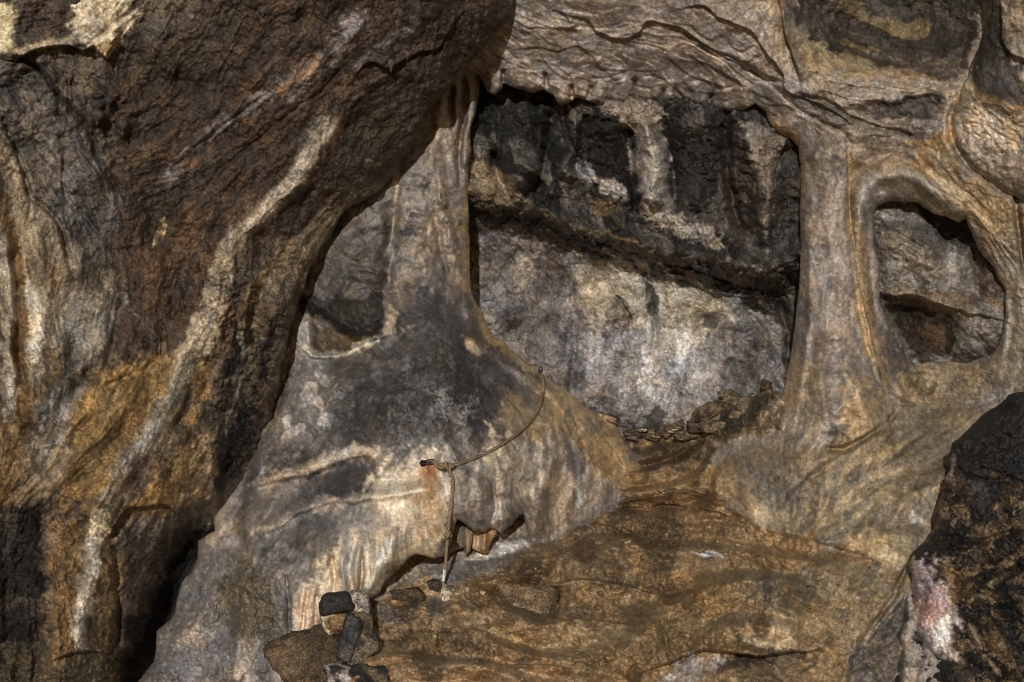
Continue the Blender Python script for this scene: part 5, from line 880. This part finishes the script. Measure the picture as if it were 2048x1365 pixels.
for i, (u, v, w_, h_, c_) in enumerate([(192,214,22,26,(58,52,46)),(216,205,18,24,(50,45,40)),(165,208,16,24,(56,50,44)),(194,236,30,32,(62,55,46)),(245,256,26,34,(60,54,48)),(196,196,24,18,(46,42,38)),
    (232,146,6,36,(70,60,50)),(525,26,16,18,(66,54,44)),(590,18,14,14,(60,50,42)),(636,30,18,16,(62,52,44)),(470,8,14,16,(66,56,44)),(872,56,16,34,(52,44,38)),(782,132,12,26,(78,64,48)),(815,112,8,16,(80,62,44)),
    (298,312,10,20,(84,66,44)),(328,706,16,44,(92,76,54)),(318,700,8,24,(96,80,58)),(340,712,8,20,(82,66,48)),(150,6,16,20,(60,54,46)),(210,98,24,30,(150,124,72)),(460,128,10,10,(74,60,46)),(410,132,10,12,(70,58,46)),(138,158,20,22,(84,70,50))]):
    drip(u, v, w_, h_, A, c_, i + 1, wall)
def curtain(poly, dcp, col, seed, flutes, streak, parent, name):
    p = np.array(poly, float); m = 10
    Ly = Layer((p[:, 0].min() - m, p[:, 0].max() + m), (p[:, 1].min() - m, p[:, 1].max() + m), (p[:, 0].min() - m, p[:, 0].max() + m, p[:, 1].min() - m, p[:, 1].max() + m), 1.6, dcp, [(p[:, 0].mean(), p[:, 1].mean(), 92)], col, seed, 0.4)
    for q, w2, h in flutes: Ly.R(q, w2, h, 1.5)
    Ly.D -= 0.0015 * Ly.l[0] + 0.003 * Ly.l[1]
    for q, w2, c2 in streak: Ly.L(q, w2, c2, 0.75, 6, 3)
    Ly.tone(0.15, 0.1); Ly.bound(poly_sd(Ly.U, Ly.V, poly), 12, 0.03); Ly.finish((0.02, 0.05, 0.09), (0.002, 0.006, 0.012))
    return under(Ly.build(name, 0, M_flow), parent)
curtain([(895,1040),(950,1035),(946,1080),(940,1104),(932,1112),(926,1096),(905,1104),(890,1116)], [(900,1050,4.42),(940,1050,4.40),(915,1105,4.36),(940,1105,4.36),(890,1080,4.46)], (104,96,80), 301, [([(930,1040),(934,1108)], 14, 0.02)], [([(905,1070),(900,1108)], 26, (112,92,52)), ([(936,1050),(936,1108)], 10, (160,120,68))], col, 'curtain')
curtain([(936,1036),(1000,1050),(992,1070),(980,1088),(974,1108),(962,1106),(944,1098)], [(945,1050,4.44),(985,1050,4.44),(960,1100,4.38),(985,1080,4.42)], (150,120,78), 302, [([(972,1050),(966,1106)], 12, 0.03), ([(958,1050),(954,1100)], 7, -0.02)], [([(984,1055),(972,1104)], 12, (142,98,48)), ([(950,1050),(950,1098)], 14, (168,144,106))], col, 'curtain')

# ------------------------------------------------------------------ rope and its anchors
M_rope = rock_mat('rope fibre', 0.25, 4.0, 0.85); M_steel = plain_mat('dark rusted steel', (46,42,40), 0.45, 0.7); M_red = plain_mat('red paint', (86,40,34), 0.8)
def tube(name, path, r, parent, mat=M_rope, n=10, twist=260.0, c1_=(134,112,80), c2_=(92,72,46), caps=True):
    P = np.array(path, float); seg = np.linalg.norm(np.diff(P, axis=0), axis=1); S_ = np.concatenate([[0], np.cumsum(seg)])
    m = max(int(S_[-1] / (r * 0.7)), 6); t = np.linspace(0, S_[-1], m); Q = np.stack([np.interp(t, S_, P[:, k]) for k in range(3)], -1)
    T = np.gradient(Q, axis=0); T /= np.linalg.norm(T, axis=1, keepdims=True) + 1e-9
    N_ = np.cross(T[0], [0.3, 1, 0.2]); N_ /= np.linalg.norm(N_); V = []; Cl = []
    for i in range(m):
        N_ = N_ - T[i] * (N_ @ T[i]); N_ /= np.linalg.norm(N_); Bn = np.cross(T[i], N_)
        for k in range(n):
            a = 2 * math.pi * k / n; ph = 3 * a - twist * t[i]; g = 0.5 + 0.5 * math.cos(ph)
            V.append(Q[i] + (N_ * math.cos(a) + Bn * math.sin(a)) * r * (0.88 + 0.2 * g)); Cl.append(np.append(lin(c1_) * g + lin(c2_) * (1 - g), 0.05))
    Fq = [[i * n + k, i * n + (k + 1) % n, (i + 1) * n + (k + 1) % n, (i + 1) * n + k] for i in range(m - 1) for k in range(n)]
    o = raw_mesh(name, np.array(V), np.array(Fq), np.array(Cl), mat)
    return under(o, parent)
def onB(u, v, off): return px(u, v, min(B.at(u, v), 99) - off)
RR = 0.0064
rope = thing('rope', 'thin brown twisted rope looped across the flowstone mound with a knotted tail hanging down', 'rope', tuple(onB(893, 932, 0.03))); bpy.context.view_layer.update()
span_px = crom([(1083,748),(1087,768),(1085,790),(1075,822),(1053,852),(1012,884),(962,911),(905,933)], 8)
ends = (B.at(1083, 748), B.at(905, 933)); L_ = np.linspace(0, 1, len(span_px)); path = []
for (u, v), t in zip(span_px, L_):
    path.append(px(u, v, min(min(B.at(u + a, v + b) for a in (-3, 0, 3) for b in (-3, 0, 3)) - 0.008, ends[0] * (1 - t) + ends[1] * t + 0.15)))
tube('span', path, RR, rope)
tail = crom([(897,936),(905,962),(904,1000),(898,1040),(896,1070),(893,1100),(891,1128),(889,1140)], 6); dt = B.at(903, 985)
path = [px(u, v, min(min(B.at(u + a, v) for a in (-3, 0, 3)) if v < 1080 else 99, dt + (v - 985) * 0.0004) - 0.014) for u, v in tail]; tube('tail', path, RR, rope)
tube('tail_tip', [px(u, v, path[-1][1]) for u, v in ((889,1139),(888,1150),(886.5,1162))], RR * 0.95, rope, c1_=(196,186,170), c2_=(150,140,124))
def knot(u0, v0, u1, v1, turns, rad, d, parent):
    a, b = px(u0, v0, d), px(u1, v1, d); ax = b - a; L2 = np.linalg.norm(ax); ax /= L2; n1 = np.cross(ax, [0, 1, 0]); n1 /= np.linalg.norm(n1); n2 = np.cross(ax, n1); pts = []
    for i in range(turns * 22 + 1):
        t = i / (turns * 22); ang = 2 * math.pi * turns * t; rr = rad * (0.75 + 0.35 * math.sin(math.pi * t)); pts.append(a + ax * (L2 * (t + 0.06 * math.sin(ang * 1.5))) + n1 * rr * math.cos(ang) + n2 * rr * math.sin(ang))
    return tube('knot', pts, RR * 1.05, parent, n=9)
dk = min(B.at(u, v) for u in range(846, 910, 4) for v in (922, 930, 936)) - 0.012
knot(884, 931, 906, 933, 3, 0.0098, dk, rope); knot(892, 1066, 899, 1074, 2, 0.0095, path[10][1], rope)
tube('loop', [px(u, v, dk) for u, v in crom([(866,921),(872,924),(879,929),(886,931)])], RR * 0.9, rope); tube('loop', [px(u, v, dk - 0.008) for u, v in crom([(866,922),(871,929),(878,935),(888,935)])], RR * 0.9, rope)
def ring(name, pts, r, parent, mat): return tube(name, pts, r, parent, mat, 8, 0.0)
def lathe_y(name, prof, c, parent, mat, n=18):
    """turned part whose axis points out of the wall; prof = (distance out, radius)"""
    V = [c + np.array([r * math.cos(2 * math.pi * k / n), -o_, r * math.sin(2 * math.pi * k / n)]) for o_, r in prof for k in range(n)]
    Fq = [[i * n + k, i * n + (k + 1) % n, (i + 1) * n + (k + 1) % n, (i + 1) * n + k] for i in range(len(prof) - 1) for k in range(n)]
    return under(raw_mesh(name, np.array(V), np.array(Fq), np.tile([.05, .05, .05, .3], (len(V), 1)), mat), parent)
d1 = min(B.at(846 + a, 927 + b) for a in (-4, 0, 4) for b in (-4, 0, 4)); c1b = px(846, 927, d1)
an = thing('rope_anchor', 'dark steel bolt with a link on the rust stained flowstone, holding the knotted rope', 'anchor', tuple(c1b)); bpy.context.view_layer.update()
lathe_y('bolt', [(-0.03, 0.006), (0.0, 0.006), (0.001, 0.014), (0.006, 0.0145), (0.008, 0.0095), (0.020, 0.009), (0.022, 0.006), (0.0225, 0.0)], c1b, an, M_steel, 6)
ring('link', [px(846 + 12 * (1 - math.cos(a)) * 0.95, 926 - 3.2 * (1 - math.cos(a)) * .7 + 3.4 * math.sin(a), dk - 0.006 + 0.003 * math.sin(a)) for a in np.linspace(0, 2 * math.pi, 40)], 0.0032, an, M_steel)
d2 = B.at(1080, 748); c2b = px(1081, 744, d2)
an2 = thing('rope_anchor', 'small dark steel hanger at the pale crest of the mound where the rope begins', 'anchor', tuple(c2b)); bpy.context.view_layer.update()
lathe_y('bolt', [(-0.03, 0.005), (0.0, 0.005), (0.001, 0.010), (0.006, 0.010), (0.012, 0.006), (0.0125, 0.0)], c2b, an2, M_steel, 6)
ring('hanger', [px(1081 + 4.5 * math.sin(a) * (0.55 + 0.45 * math.cos(a)), 743 - 8 * math.cos(a), d2 - 0.014) for a in np.linspace(0, 2 * math.pi, 32)], 0.0030, an2, M_steel)
tube('knot', [px(1083 + 5 * math.cos(a), 752 + 4 * math.sin(a) + a * 0.5, d2 - 0.02 + 0.006 * math.sin(a * 2)) for a in np.linspace(0, 9.4, 40)], RR * .9, rope)
# painted number on the rear wall
for q in ([(1013.2,636),(1012.2,641),(1011.2,650)], [(1016.8,640),(1018.6,639.4),(1020,650)], [(1020.8,641),(1026,642.5),(1024.6,646.5),(1023,651)], [(1030,644),(1034,645)], [(1034.2,640.5),(1035,648)], [(1030.2,644),(1033,641)]):
    V = []; q = crom(q, 4) if len(q) > 2 else np.array(q, float)
    for (u, v), t in zip(q, np.gradient(q, axis=0)):
        t = t / np.linalg.norm(t); n_ = np.array([-t[1], t[0]]) * 0.8
        dd = min(E.at(u + a, v + b) for a in (-2, 0, 2) for b in (-2, 0, 2)) - 0.0015
        for s_ in (-1, 1): V.append(px(u + n_[0] * s_, v + n_[1] * s_, dd))
    m = len(V) // 2; f = np.array([[2 * i, 2 * i + 1, 2 * i + 3, 2 * i + 2] for i in range(m - 1)])
    raw_mesh('painted_stroke', np.array(V), f, np.tile([.1, .03, .02, .1], (len(V), 1)), M_red).parent = rear
